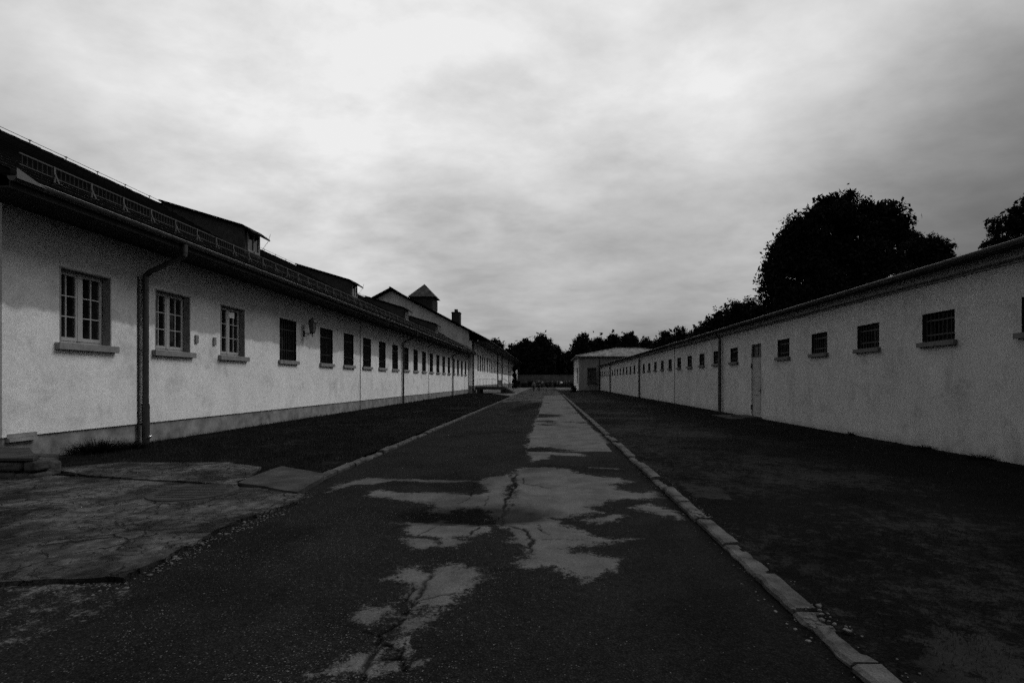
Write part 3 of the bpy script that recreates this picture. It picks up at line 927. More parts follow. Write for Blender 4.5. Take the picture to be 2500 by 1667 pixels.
def sill_mesh(xf, out, ya, yb, zt, th, proj, ext):
    m = MB(); m.box(xf - out * .26, xf + out * proj, ya - ext, yb + ext, zt - th, zt)
    return m


for i, (a, b) in enumerate(w_open[:3]):
    m, mp = MB(), MB()
    casement(m, mp, WX - .17, a + .03, b - .03, 2.25, 3.69)
    wf = m.build('window', M_frame, LB, bevel=.003)
    mp.build('pane', M_pane, wf)
    s = MB()
    s.box(WX - .16, WX + .004, a + .001, a + .03, 2.241, 3.719); s.box(WX - .16, WX + .004, b - .03, b - .001, 2.241, 3.719)
    s.box(WX - .16, WX + .004, a + .03, b - .03, 3.69, 3.719)
    s.build('surround', M_stone, wf)
    sill_mesh(WX, 1, a, b, 2.243, .135, .10, .10).build('sill', M_stone, wf, bevel=.008)
    if i == 2:
        n_ = MB(); n_.box(WX - .165, WX - .160, 15.36, 15.62, 3.40, 3.58); n_.build('paper_notice', mat('paper', .7, .7), wf)
    if i == 0:
        n_ = MB()
        for k in range(9):
            y_ = a + .08 + k * .05; n_.box(WX - .225 - .01 * (k % 2), WX - .22 - .01 * (k % 2), y_, y_ + .05, 2.95, 3.62)
        n_.build('curtain', mat('curtain_cloth', .10, .9), wf)


def barred(xf, out, a, b, z0, z1, sillm, parent, nb, w_sill=.135, ext=.09, recess=.24, fm=None):
    """dark recessed window with iron bars and a sill"""
    m = MB(); xi = xf - out * recess
    lo, hi = sorted((xi, xi - out * .03))
    m.box(lo, hi, a + .002, a + .05, z0 + .002, z1 - .002); m.box(lo, hi, b - .05, b - .002, z0 + .002, z1 - .002)
    m.box(lo, hi, a + .05, b - .05, z1 - .05, z1 - .002); m.box(lo, hi, a + .05, b - .05, z0 + .002, z0 + .05)
    m.box(lo, hi, (a + b) / 2 - .02, (a + b) / 2 + .02, z0 + .05, z1 - .05)
    wf = m.build('window', fm or M_bar, parent)
    p = MB(); p.box(xi - out * .012, xi - out * .02, a + .04, b - .04, z0 + .04, z1 - .04); p.build('pane', M_pane, wf)
    q = MB(); xb = xf - out * .07
    for k in range(nb):
        y = a + (b - a) * (k + .5) / nb; q.tube([(xb, y, z0 + .001), (xb, y, z1 - .001)], .009, 5)
    for z in (z0 + (z1 - z0) * .25, z0 + (z1 - z0) * .75): q.box(xb - .004, xb + .004, a + .002, b - .002, z - .015, z + .015)
    q.build('bars', M_rod, wf)
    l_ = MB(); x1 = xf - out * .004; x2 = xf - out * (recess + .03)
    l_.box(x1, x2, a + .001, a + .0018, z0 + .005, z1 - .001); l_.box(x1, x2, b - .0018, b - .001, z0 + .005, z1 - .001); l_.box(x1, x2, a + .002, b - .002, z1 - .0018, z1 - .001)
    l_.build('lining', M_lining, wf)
    sill_mesh(xf, out, a, b, z0 + .003, w_sill, .09, ext).build('sill', sillm, wf, bevel=.006)
    return wf


w0 = barred(WX, 1, *w_open[3], 2.24, 3.72, M_stone, LB, 9)
for a, b in w_open[4:]:
    child_copy(w0, LB, 0, (a + b) / 2 - sum(w_open[3]) / 2, 0)

# roof
SL_ = (7.58 - 4.80) / (13.45 - 8.45)
m = MB()
m.add([(-8.45, 8.05, 4.80), (-8.45, 60.6, 4.80), (-13.45, 60.6, 7.58), (-13.45, 8.05, 7.58), (-18.15, 8.05, 4.98), (-18.15, 60.6, 4.98)],
      [(0, 1, 2, 3), (3, 2, 5, 4)])
m.add([(-8.45, 8.05, 4.68), (-8.45, 60.6, 4.68), (-13.45, 60.6, 7.42), (-13.45, 8.05, 7.42), (-18.15, 8.05, 4.86), (-18.15, 60.6, 4.86)],
      [(0, 1, 2, 3), (3, 2, 5, 4)])
m.add([(-8.45, 8.05, 4.80), (-8.45, 8.05, 4.68), (-13.45, 8.05, 7.42), (-13.45, 8.05, 7.58), (-18.15, 8.05, 4.98), (-18.15, 8.05, 4.86)],
      [(0, 1, 2, 3), (3, 2, 5, 4)])
m.add([(-8.45, 8.05, 4.80), (-8.45, 8.05, 4.68), (-8.45, 60.6, 4.68), (-8.45, 60.6, 4.80)], [(0, 1, 2, 3)])
roof = m.build('roof', M_roof, LB)
# tile courses as real shallow steps on the visible slope, and the ridge tiles
m = MB(); nrow = 17
for k in range(nrow):
    u = k / nrow; x = -8.45 - 5.0 * u; z = 4.80 + 2.78 * u
    m.add([(x, 8.05, z + .045), (x, 60.5, z + .045), (x - 5.0 / nrow - .02, 60.5, z + 2.78 / nrow + .014), (x - 5.0 / nrow - .02, 8.05, z + 2.78 / nrow + .014),
           (x, 8.05, z - .002), (x, 60.5, z - .002)], [(0, 1, 2, 3), (4, 5, 1, 0)])
m.build('tile_courses', M_roof, roof)
m = MB(); y = 8.22; k = 0
while y < 60.4:
    m.tube([(-13.45, y, 7.56 + random.uniform(-.008, .012)), (-13.45, y + .36, 7.585 + random.uniform(-.008, .012))], .105, 8, r2=.088)
    y += .33
m.build('ridge_tiles', M_roof, roof)
m = MB(); pts = []
y = 8.3
while y < 60:
    m.tube([(-13.45, y, 7.64), (-13.45, y, 7.74)], .012, 4); m.box(-13.475, -13.425, y - .025, y + .025, 7.735, 7.755)
    pts.append((-13.45, y, 7.745)); y += 1.0
m.tube(pts, .008, 4); m.build('lightning_wire', M_bar, roof)
# soffit, fascia and gutter
m = MB(); m.box(-9.39, -8.48, 8.10, 60.6, 4.565, 4.59); m.build('soffit', M_soffit, LB)
m = MB(); m.box(-8.479, -8.456, 8.06, 60.6, 4.54, 4.675); m.build('fascia', M_soffit, LB)


def gutter(xc, zc, r, y0, y1, parent, mtl, lip=True, out=1):
    n = 9; prof = []
    for k in range(n):
        q = math.pi + math.pi * k / (n - 1); prof.append((xc + r * math.cos(q), zc + r * math.sin(q)))
    m = MB(); nn = len(prof)
    V = [(x, y0, z) for x, z in prof] + [(x, y1, z) for x, z in prof]
    inn = [(xc + (x - xc) * .9, zc + (z - zc) * .9) for x, z in prof]
    V += [(x, y0, z) for x, z in inn] + [(x, y1, z) for x, z in inn]
    fs = []
    for i in range(nn - 1):
        fs.append((i, i + 1, nn + i + 1, nn + i)); fs.append((2 * nn + i, 3 * nn + i, 3 * nn + i + 1, 2 * nn + i + 1))
    for i in (0, nn - 1): fs.append((i, nn + i, 3 * nn + i, 2 * nn + i))
    for base in (0, nn):
        fs.append(tuple(base + i for i in range(nn)))
    m.add(V, fs)
    y = y0 + .4
    while y < y1:      # brackets
        m.box(xc - r * .98, xc + r * .98, y, y + .025, zc + .002, zc + .008); y += .8
    g_ = m.build('gutter', mtl, parent)
    b = MB(); b.tube([(xc + out * r, y0, zc + .003), (xc + out * r, y1, zc + .003)], .009, 6); b.build('rolled_edge', M_zinc_l, g_)
    return g_


gutter(-8.395, 4.715, .075, 8.02, 60.5, LB, M_gutter)
m = MB(); m.add([(-8.312, 8.02, 4.68), (-8.312, 8.02, 4.84), (-8.312, 8.5, 4.68), (-8.316, 8.02, 4.68), (-8.316, 8.02, 4.84), (-8.316, 8.5, 4.68)],
                [(0, 1, 2), (3, 5, 4), (0, 3, 4, 1), (1, 4, 5, 2), (0, 2, 5, 3)])
m.build('gutter_end_board', mat('weathered_board', .11, .8), LB)


def downpipe(x_g, z_g, xw, y, zb, parent, r=.055, out=1, shoe=True, slope_dy=0.0, mtl=None):
    m = MB()
    x = xw + out * (r + .035)
    m.tube([(x_g, y, z_g), (x_g, y, z_g - .18)], r, 10)
    if abs(x_g - x) > .05:
        m.tube([(x_g, y, z_g - .17), (x_g, y, z_g - .24), (x_g - (x_g - x) * .12, y, z_g - .31), (x + (x_g - x) * .12, y, z_g - .62), (x, y, z_g - .72), (x, y, z_g - .8)], r * .93, 10)
        m.tube([(x, y, z_g - .78), (x, y, zb)], r, 12)
    else:
        m.tube([(x, y, z_g - .1), (x, y, zb)], r, 12)
    dp = m.build('downpipe', mtl or M_pipe, parent, smooth=False)
    for z in (3.6, 2.2, .95):
        c = MB(); c.tube([(x, y, z), (x, y, z + .03)], r + .007, 10); c.box(min(x, xw), max(x, xw), y - .01, y + .01, z + .005, z + .025)
        c.build('pipe_clamp', M_pipe, dp)
    return dp


d1 = downpipe(-8.40, 4.65, WX, 11.85, .02, LB, r=.062)
m = MB()
m.tube([(-9.30, 11.85, .02), (-9.30, 11.85, .95)], .075, 12); m.build('standpipe', M_pipe, d1)
m = MB(); cen = Vector((-9.195, 11.84, .215)); V = []; Fs = []
for i in range(7):
    for k in range(12):
        th = math.pi * i / 6; q = 2 * math.pi * k / 12
        V.append((cen.x + .036 * math.sin(th) * math.cos(q), cen.y + .036 * math.sin(th) * math.sin(q), cen.z + .036 * math.cos(th)))
for i in range(6):
    for k in range(12): Fs.append((i * 12 + k, (i + 1) * 12 + k, (i + 1) * 12 + (k + 1) % 12, i * 12 + (k + 1) % 12))
m.add(V, Fs); m.tube([(-9.25, 11.85, .19), (-9.20, 11.84, .20)], .028, 8); m.build('cleaning_cap', M_shiny, d1, smooth=True)
for y in (33.0, 50.3): downpipe(-8.40, 4.65, WX, y, .02, LB, r=.062)
# earthing cables and expansion joints down the wall
for y, zt in ((11.74, 3.9), (25.65, 4.55), (40.4, 4.55), (58.0, 4.55)):
    m = MB(); m.tube([(WX + .018, y, .05), (WX + .018, y, zt)], .020 if y < 20 else .012, 6)
    for z in np.arange(.6, zt, .9): m.box(WX + .002, WX + .016, y - .018, y + .018, z, z + .03)
    m.build('earthing_cable', M_bar, LB)
for y in (13.68, 14.42):
    m = MB(); m.box(WX + .001, WX + .045, y - .055, y + .055, 2.51, 2.73)
    o = m.build('wall_box', M_stone, LB, bevel=.01)

# snow guard on the slope above the gutter
sg = MB(); xg, z0g, z1g = -8.72, 5.03, 5.265
sg.box(xg - .008, xg + .008, 8.45, 60.4, z1g - .012, z1g + .012); sg.box(xg - .006, xg + .006, 8.45, 60.4, z0g + .045, z0g + .06)
yv = 8.5
while yv < 60.3:
    sg.add([(xg - .004, yv - .005, z0g + .06), (xg + .006, yv, z0g + .06), (xg - .004, yv + .005, z0g + .06), (xg - .004, yv - .005, z1g - .012), (xg + .006, yv, z1g - .012), (xg - .004, yv + .005, z1g - .012)],
           [(0, 1, 4, 3), (1, 2, 5, 4), (2, 0, 3, 5)])
    yv += .085 if yv < 25 else .13
guard = sg.build('snow_guard', mat('guard_wire', .032, .5, .4), LB)
b0 = MB(); b0.box(xg + .010, xg + .020, 9.03, 9.055, z0g - .03, z1g + .01); b0.tube([(xg + .015, 9.04, z1g - .1), (xg + .10, 9.04, z0g - .06)], .011, 5)
b0.box(xg - .25, xg + .14, 9.02, 9.06, z0g - .075, z0g - .065)
br0 = b0.build('guard_bracket', mat('bracket_zinc', .08, .6), guard)
for k in range(1, 70):
    c = br0.copy(); col.objects.link(c); c.parent = guard; c.location.y += .735 * k

# shed dormers
def roof_z(x): return 4.80 + (-8.45 - x) * SL_


for di, yd in enumerate((17.75, 27.3, 37.6, 47.9)):
    xfr, xtop = -10.5, -13.40; ye = yd + .95; zf_ = 6.83; zt_ = 7.71
    m = MB()
    m.add([(xfr, yd, roof_z(xfr)), (xfr, ye, roof_z(xfr)), (xfr, ye, zf_), (xfr, yd, zf_), (xtop, yd, roof_z(xtop)), (xtop, ye, roof_z(xtop)), (xtop, ye, zt_ - .02), (xtop, yd, zt_ - .02)],
          [(0, 1, 2, 3), (0, 3, 7, 4), (1, 5, 6, 2), (3, 2, 6, 7)])
    dm = m.build('dormer', M_wood, LB)
    m = MB(); o_ = .12
    sx = (zt_ - zf_) / (xtop - xfr)
    xe = xfr + .30; ze = zf_ - .16
    m.add([(xe, yd - o_, ze), (xe, ye + o_, ze), (xfr - .02, ye + o_, zf_ + .07), (xfr - .02, yd - o_, zf_ + .07), (xtop, yd - o_, zt_ + .05), (xtop, ye + o_, zt_ + .05),
           (xe, yd - o_, ze - .06), (xe, ye + o_, ze - .06), (xfr - .02, ye + o_, zf_ + .005), (xfr - .02, yd - o_, zf_ + .005), (xtop, yd - o_, zt_ - .015), (xtop, ye + o_, zt_ - .015)],
          [(0, 1, 2, 3), (3, 2, 5, 4), (6, 9, 8, 7), (9, 10, 11, 8), (0, 3, 9, 6), (3, 4, 10, 9), (1, 7, 8, 2), (2, 8, 11, 5), (0, 6, 7, 1)])
    m.build('dormer_roof', M_roof, dm)
    m = MB(); y_a, y_b = yd + .12, ye - .12; z_a, z_b = roof_z(xfr) + .1, zf_ - .1
    for a, b, c, d in ((y_a, y_a + .06, z_a, z_b), (y_b - .06, y_b, z_a, z_b), ((y_a + y_b) / 2 - .03, (y_a + y_b) / 2 + .03, z_a, z_b), (y_a + .06, y_b - .06, z_b - .06, z_b), (y_a + .06, y_b - .06, z_a, z_a + .06)):
        m.box(xfr + .003, xfr + .05, a, b, c, d)
    dw = m.build('dormer_window', M_zinc_l, dm)
    m = MB(); m.box(xfr + .004, xfr + .02, y_a + .05, y_b - .05, z_a + .05, z_b - .05); m.build('pane', M_pane, dw)
    m = MB(); m.tube([(xe - .03, ye + .08, ze - .02), (xe + .03, ye + .08, ze + .2)], .007, 4)
    m.tube([(xe - .02, ye + .05, ze - .05), (xfr + .05, ye + .03, zf_ - .55)], .007, 4); m.build('dormer_rod', M_bar, dm)

# lantern on the wall
LT = empty('wall_lantern', (WX, 19.75, 3.3), 'dark caged lantern on a short bracket between two barred windows', 'lantern')
lx, ly, lz = WX + .33, 19.75, 3.36
m = MB(); m.box(WX + .002, lx, ly - .015, ly + .015, lz - .045, lz - .015); m.box(WX + .001, WX + .02, ly - .05, ly + .05, lz - .14, lz + .08)
m.tube([(WX + .02, ly, lz - .13), (WX + .15, ly, lz - .10), (WX + .22, ly, lz - .04)], .01, 5); m.tube([(lx, ly, lz - .16), (lx, ly, lz)], .02, 6)
m.build('bracket', M_bar, LT)
m = MB()
def ringpts(rad, z, n=6): return [(lx + rad * math.cos(2 * math.pi * k / n), ly + rad * math.sin(2 * math.pi * k / n), z) for k in range(n)]
for k in range(6):
    a = ringpts(.105, lz + .02)[k]; b = ringpts(.15, lz + .40)[k]; m.tube([a, b], .009, 4)
for rad, z in ((.107, lz + .02), (.130, lz + .21), (.152, lz + .40)):
    p = ringpts(rad, z); m.tube(p + [p[0]], .008, 4)
m.tube([(lx, ly, lz - .02), (lx, ly, lz + .03)], .09, 8); m.build('cage', M_bar, LT)
m = MB(); m.tube([(lx, ly, lz + .40), (lx, ly, lz + .50), (lx, ly, lz + .53), (lx, ly, lz + .58)], .17, 8, r2=.02); m.build('cap', M_bar, LT)
m = MB(); m.tube([(lx, ly, lz + .03), (lx, ly, lz + .38)], .085, 10, r2=.12); m.build('lamp_glass', mat('frosted_glass', .10, .25, .5), LT)

# stone steps at the near corner
SB = empty('stone_steps', (-9.2, 8.0, 0), 'low rubble stone block with flat cap at the near corner of the cream building', 'steps')
rr = random.Random(3)
for row, (zb, zt) in enumerate(((-.02, .15), (.155, .31))):
    x = -12.4 + row * .2
    while x < -7.75:
        ln = rr.uniform(.30, .58); x1 = min(x + ln, -7.60)
        m = MB(); m.box(x, x1 - .025, 7.60 + rr.uniform(-.03, .03) + row * .03, 7.9, zb, zt - .01 - rr.uniform(0, .02), jit=.028); o = m.build('stone', M_rubble, SB, bevel=.035)
        x += ln
for k in range(3):
    a = k / 3; m = MB(); cx_, cy_ = -7.78 - 1.0 * a, 7.86 + .95 * a
    m.box(cx_ - .22, cx_ + .10, cy_ - .05, cy_ + .25, -.02, .27, jit=.04); m.build('stone', M_rubble, SB, bevel=.04)
def poly_slab(P, z0, z1):
    n_ = len(P); m = MB(); m.add([(x, y, z0) for x, y in P] + [(x, y, z1) for x, y in P], [tuple(range(n_)), tuple(range(n_, 2 * n_))] + [(i_, (i_ + 1) % n_, n_ + (i_ + 1) % n_, n_ + i_) for i_ in range(n_)])
    return m
poly_slab([(-12.5, 7.62), (-7.66, 7.62), (-7.75, 7.8), (-8.3, 8.25), (-8.95, 8.84), (-12.5, 8.84)], .315, .355).build('cap_slab', M_slab, SB)
poly_slab([(-12.4, 7.75), (-7.9, 7.75), (-8.4, 8.2), (-9.05, 8.82), (-12.4, 8.82)], -.02, .31).build('core', M_rubble, SB)

# ================================================================== LEFT FAR: tall wing with gable
FX = -8.97
FB = empty('gabled_building', (-18.5, 98, 0), 'taller cream building with broad gable joining the far end of the long building', 'building')
f_open = [(65.5, 66.5), (67.8, 68.9), (70.2, 71.3), (72.4, 73.5), (75.6, 76.7)] + [(78.9 + 2.3 * k, 79.95 + 2.3 * k) for k in range(24)]
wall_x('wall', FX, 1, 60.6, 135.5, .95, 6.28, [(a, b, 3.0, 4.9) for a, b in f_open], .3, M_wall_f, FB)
m = MB(); m.box(FX - .35, FX - .03, 60.66, 135.4, -.1, .94); m.build('plinth', M_plinth, FB)
ap = (-18.5, 12.3); sl = .523
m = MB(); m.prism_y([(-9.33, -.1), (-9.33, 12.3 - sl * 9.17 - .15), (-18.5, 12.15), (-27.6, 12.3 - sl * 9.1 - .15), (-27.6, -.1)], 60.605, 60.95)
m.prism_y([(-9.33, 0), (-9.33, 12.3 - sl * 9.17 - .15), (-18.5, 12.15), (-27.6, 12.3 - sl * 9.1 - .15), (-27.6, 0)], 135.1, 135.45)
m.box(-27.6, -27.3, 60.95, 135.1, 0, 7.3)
m.build('gable_wall', M_gable_shaded, FB)
ex_ = -7.05; ez = 12.46 - sl * (18.5 + ex_)
m = MB()
for dz, flip in ((0, 0), (-.22, 1)):
    m.add([(ex_, 60.05, ez + dz), (ex_, 136, ez + dz), (-18.5, 136, 12.46 + dz), (-18.5, 60.05, 12.46 + dz), (-29.9, 60.05, ez + dz), (-29.9, 136, ez + dz)], [(0, 1, 2, 3), (3, 2, 5, 4)])
m.add([(ex_, 60.05, ez), (ex_, 60.05, ez - .22), (-18.5, 60.05, 12.24), (-18.5, 60.05, 12.46), (-29.9, 60.05, ez), (-29.9, 60.05, ez - .22)], [(0, 1, 2, 3), (3, 2, 5, 4)])
m.add([(ex_, 60.05, ez), (ex_, 136, ez), (ex_, 136, ez - .22), (ex_, 60.05, ez - .22)], [(0, 1, 2, 3)])
froof = m.build('roof', M_roof, FB)
m = MB(); y = 60.0
while y < 136: m.tube([(-18.5, y, 12.46), (-18.5, y + .36, 12.48)], .11, 6, r2=.09); y += .34
m.build('ridge_tiles', M_roof, froof)
m = MB(); m.box(FX - .02, ex_ - .05, 60.3, 135.6, 6.2, 6.225); m.build('soffit', M_soffit, FB)
gutter(ex_ + .05, ez - .06, .08, 60.1, 135.9, FB, M_gutter)
fw = barred(FX, 1, *f_open[0], 3.0, 4.9, M_stone, FB, 5, fm=M_bar)
for a, b in f_open[1:]: child_copy(fw, FB, 0, (a + b) / 2 - sum(f_open[0]) / 2, 0)
m = MB(); m.tube([(FX + .11, 61.0, 0), (FX + .11, 61.0, 6.2)], .11, 10); dpf = m.build('downpipe', M_pipe, FB)
for y in (91.0, 99.5, 117): 
    m = MB(); m.tube([(FX + .12, y, 0), (FX + .12, y, 6.2)], .10, 8); m.build('downpipe', M_pipe, FB)
# skylight strip near the eaves
m = MB(); m.box(-8.6, -7.5, 61.2, 66, ez + .42, ez + .47); 
# turret
tr = MB(); tr.box(-17.05, -14.35, 64.0, 66.6, 9.6, 11.95)
tu = tr.build('turret', M_wood, FB)
m = MB(); a0, a1, b0_, b1_ = -17.4, -14.0, 63.6, 67.0; zt = 12.0; apx = (-15.7, 65.3, 13.85)
m.add([(a0, b0_, zt), (a1, b0_, zt), apx], [(0, 1, 2)]); m.add([(a0, b1_, zt), (a1, b1_, zt), apx], [(0, 1, 2)])
m.add([(a0, b0_, zt), (a1, b0_, zt), (a1, b1_, zt), (a0, b1_, zt)], [(0, 1, 2, 3)])
tur = m.build('turret_roof', M_turret_roof, tu)
m = MB(); m.add([(a1, b0_, zt), (a1, b1_, zt), apx], [(0, 1, 2)]); m.add([(a0, b0_, zt), (a0, b1_, zt), apx], [(0, 1, 2)]); m.build('turret_roof_side', M_turret_roof_s, tu)
m = MB()
for y in np.arange(64.25, 66.5, .16): m.box(-14.352, -14.31, y, y + .09, 10.6, 11.8)
for x in np.arange(-16.9, -14.5, .16): m.box(x, x + .09, 63.96, 64.01, 10.9, 11.8)
m.build('louvres', M_brick, tu)
m = MB(); m.box(-12.3, -11.25, 65.6, 66.6, 8.4, 10.35); m.box(-11.98, -11.6, 65.8, 66.3, 10.35, 10.72); m.box(-12.35, -11.2, 65.55, 66.65, 10.20, 10.30)
m.build('chimney', M_brick, froof)

# loading dock with rail beside the gabled building
DK = empty('loading_dock', (-7, 61.5, 0), 'raised dark loading dock with thin metal railing where the two cream buildings meet', 'loading dock')
m = MB(); m.box(-8.7, -5.15, 61.3, 64.6, .48, .82); m.build('deck', M_wood, DK)
for x, y in ((-5.45, 61.45), (-5.45, 64.4), (-8.3, 61.45), (-8.3, 64.4)):
    m = MB(); m.box(x - .18, x + .18, y - .14, y + .14, 0, .48); m.build('leg', M_brick, DK)
m = MB(); m.tube([(-8.55, 61.35, 1.72), (-5.2, 61.35, 1.72)], .022, 6); m.tube([(-8.55, 61.35, .92), (-5.2, 61.35, .92)], .018, 6)
for k in range(10): m.tube([(-8.45 + k * .36, 61.35, .82), (-8.45 + k * .36, 61.35, 1.72)], .016, 5)
m.tube([(-5.2, 61.35, 1.72), (-4.1, 61.35, 1.0)], .022, 6); m.tube([(-5.2, 61.35, 1.3), (-4.1, 61.35, .55)], .018, 6); m.tube([(-4.1, 61.35, 0), (-4.1, 61.35, 1.0)], .02, 6)
m.build('railing', M_bar, DK)
m = MB(); m.box(-5.95, -5.5, 61.29, 61.32, 1.0, 1.62); m.build('sign_panel', M_stone, DK)
for k in range(4):
    m = MB(); m.box(-5.14 + k * .28, -4.87 + k * .28, 61.5, 63.6, 0, .66 - k * .16); m.build('step', M_brick, DK)

# ================================================================== RIGHT: long low grey building
RX = 8.2
RB = empty('low_building', (14, 39, 0), 'long low grey plastered building with small barred windows on the right side', 'building')
r_open = [(10.31 + 2.35 * k, 11.21 + 2.35 * k) for k in range(-2, 30) if k != 4]
door_o = (19.66, 20.62, .06, 2.95)
wall_x('wall', RX, -1, -4, 79.6, -.06, 3.56, [(a, b, 2.33, 2.95) for a, b in r_open] + [door_o], .28, M_wall_r, RB)
m = MB(); m.box(RX + .36, 20, -4, -3.7, -.06, 3.56); m.box(19.7, 20, -3.7, 79.6, -.06, 3.56); m.build('back_wall', M_wall_r, RB)
rw = barred(RX, -1, *r_open[0], 2.33, 2.95, M_sillr, RB, 8, w_sill=.10, ext=.07, recess=.2)
for a, b in r_open[1:]: child_copy(rw, RB, 0, a - r_open[0][0], 0)
# cornice band, eaves board, gutter
m = MB(); m.prism_y([(RX - .002, 3.565), (RX - .03, 3.565), (RX - .03, 3.60), (RX - .14, 3.625), (RX - .14, 3.77), (RX - .002, 3.77)], -4, 80.4)
m.build('cornice', M_cornice, RB)
m = MB(); m.prism_y([(RX - .02, 3.772), (RX - .33, 3.772), (RX - .33, 3.84), (RX - .02, 3.84)], -4, 80.3); m.build('eaves_board', M_wood, RB)
gutter(7.80, 3.835, .065, -4, 80.3, RB, M_gutter, out=-1)
m = MB(); m.add([(7.86, -4.2, 3.86), (7.86, 80.4, 3.86), (14, 80.4, 5.0), (14, -4.2, 5.0), (20.4, -4.2, 3.86), (20.4, 80.4, 3.86), (7.86, -4.2, 3.80), (7.86, 80.4, 3.80), (20.4, -4.2, 3.8), (20.4, 80.4, 3.8)],
                [(0, 1, 2, 3), (3, 2, 5, 4), (6, 8, 9, 7), (0, 6, 7, 1), (0, 3, 4, 8, 6)]); m.build('roof', M_roof, RB)
for y in (24.05, 45.2, 66.3):
    m = MB(); m.tube([(RX - .33, y, 3.79), (RX - .33, y, 3.72), (RX - .12, y, 3.50), (RX - .12, y, 3.35)], .052, 10); m.tube([(RX - .12, y, 3.4), (RX - .12, y, 0)], .075, 12)
    dpr = m.build('downpipe', M_pipe, RB)
    for z in (3.0, 1.6, .4):
        m = MB(); m.tube([(RX - .12, y, z), (RX - .12, y, z + .04)], .085, 12); m.build('pipe_clamp', M_pipe, dpr)
m = MB(); m.tube([(RX - .018, 33.0, 0), (RX - .018, 33.0, 3.56)], .013, 6); m.build('earthing_cable', M_bar, RB)
# door with transom light, step
m = MB(); m.box(RX + .05, RX + .10, 19.67, 20.61, .065, 2.44)
for z in (.25, .95, 1.65): m.box(RX + .040, RX + .049, 19.80, 20.48, z, z + .55)
dr = m.build('door', M_door, RB, bevel=.006)
m = MB(); m.box(RX + .04, RX + .12, 19.665, 19.70, 2.45, 2.945); m.box(RX + .04, RX + .12, 20.58, 20.615, 2.45, 2.945); m.box(RX + .04, RX + .12, 19.70, 20.58, 2.90, 2.945); m.box(RX + .04, RX + .12, 19.70, 20.58, 2.445, 2.49)
m.box(RX + .06, RX + .10, 20.12, 20.15, 2.49, 2.90)
tw = m.build('transom_window', M_bar, dr)
m = MB(); m.box(RX + .08, RX + .09, 19.70, 20.58, 2.49, 2.90); m.build('pane', mat('dusty_glass', .03, .3, .5), tw)
m = MB(); m.tube([(RX + .02, 19.8, 1.12), (RX - .01, 19.8, 1.12), (RX - .01, 19.92, 1.12)], .012, 6); m.box(RX + .035, RX + .045, 19.77, 19.83, 1.03, 1.2); m.build('handle', M_bar, dr)
for z in (.35, 2.0):
    m = MB(); m.box(RX - .006, RX + .05, 20.615, 20.66, z, z + .2); m.build('hinge', M_bar, dr)
m = MB(); m.box(6.95, 8.19, 19.45, 21.7, -.02, .075); m.box(7.5, 8.19, 19.6, 21.0, .0755, .12); o = m.build('door_step', M_slab, None, bevel=.008)
tag(o, 'low worn concrete step in front of the grey door', 'step')

# ================================================================== far cross building with pale hipped roof
HX0, HX1, HY0, HY1 = 4.92, 23.0, 81.0, 96.0
HB = empty('hipped_building', (14, 88.5, 0), 'small grey cross building with pale tiled hipped roof closing the right side', 'building')
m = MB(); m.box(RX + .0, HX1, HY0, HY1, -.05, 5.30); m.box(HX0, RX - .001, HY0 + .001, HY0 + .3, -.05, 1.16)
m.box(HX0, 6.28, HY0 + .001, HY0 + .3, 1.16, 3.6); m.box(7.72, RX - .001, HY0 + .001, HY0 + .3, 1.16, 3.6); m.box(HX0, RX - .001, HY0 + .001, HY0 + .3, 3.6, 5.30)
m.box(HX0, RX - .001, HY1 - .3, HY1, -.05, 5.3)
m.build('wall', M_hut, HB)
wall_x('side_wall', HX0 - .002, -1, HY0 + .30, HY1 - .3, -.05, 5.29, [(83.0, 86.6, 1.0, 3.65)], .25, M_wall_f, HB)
m = MB(); m.box(6.29, 7.71, HY0 + .15, HY0 + .2, 1.17, 3.59); hw_ = m.build('window', M_pane, HB)
m = MB()
for x in (6.30, 6.95, 7.64): m.box(x, x + .06, HY0 + .10, HY0 + .148, 1.18, 3.58)
for z in (1.18, 2.0, 2.8, 3.50): 
    m.box(6.37, 6.94, HY0 + .11, HY0 + .148, z, z + .05); m.box(7.02, 7.63, HY0 + .11, HY0 + .148, z, z + .05)
m.build('window_frame', M_bar, hw_)
m = MB(); m.box(6.15, 7.85, HY0 - .12, HY0 + .10, 1.04, 1.155); m.build('sill', M_brick, hw_)
m = MB(); m.box(HX0 + .12, HX0 + .15, 83.02, 86.58, 1.02, 3.63); w2_ = m.build('window', M_pane, HB)
m = MB()
for y in (83.03, 84.8, 86.5): m.box(HX0 + .08, HX0 + .118, y, y + .07, 1.03, 3.62)
m.build('window_frame', M_frame, w2_)
m = MB(); m.tube([(HX0 + 3.26, HY0 - .08, 0), (HX0 + 3.26, HY0 - .08, 5.3)], .09, 8); m.build('downpipe', M_pipe, HB)
e = .55; zE = 5.42; zR = 7.15; ry = 88.5; hip = 7.6
c = [(HX0 - e, HY0 - e, zE), (HX1 + e, HY0 - e, zE), (HX1 + e, HY1 + e, zE), (HX0 - e, HY1 + e, zE), (HX0 - e + hip, ry, zR), (HX1 + e - hip, ry, zR)]
m = MB(); m.add(c, [(0, 1, 5, 4), (2, 3, 4, 5)]); m.add([(x, y, z - .12) for x, y, z in c[:4]], [(3, 2, 1, 0)])
for i in range(4):
    a, b = c[i], c[(i + 1) % 4]; m.add([a, b, (b[0], b[1], b[2] - .12), (a[0], a[1], a[2] - .12)], [(0, 1, 2, 3)])
hr = m.build('roof', M_roof_h, HB)
m = MB(); m.add([c[3], c[0], c[4]], [(0, 1, 2)]); m.add([c[1], c[2], c[5]], [(0, 1, 2)]); m.build('roof_hip', M_roof_hs, HB)
m = MB()
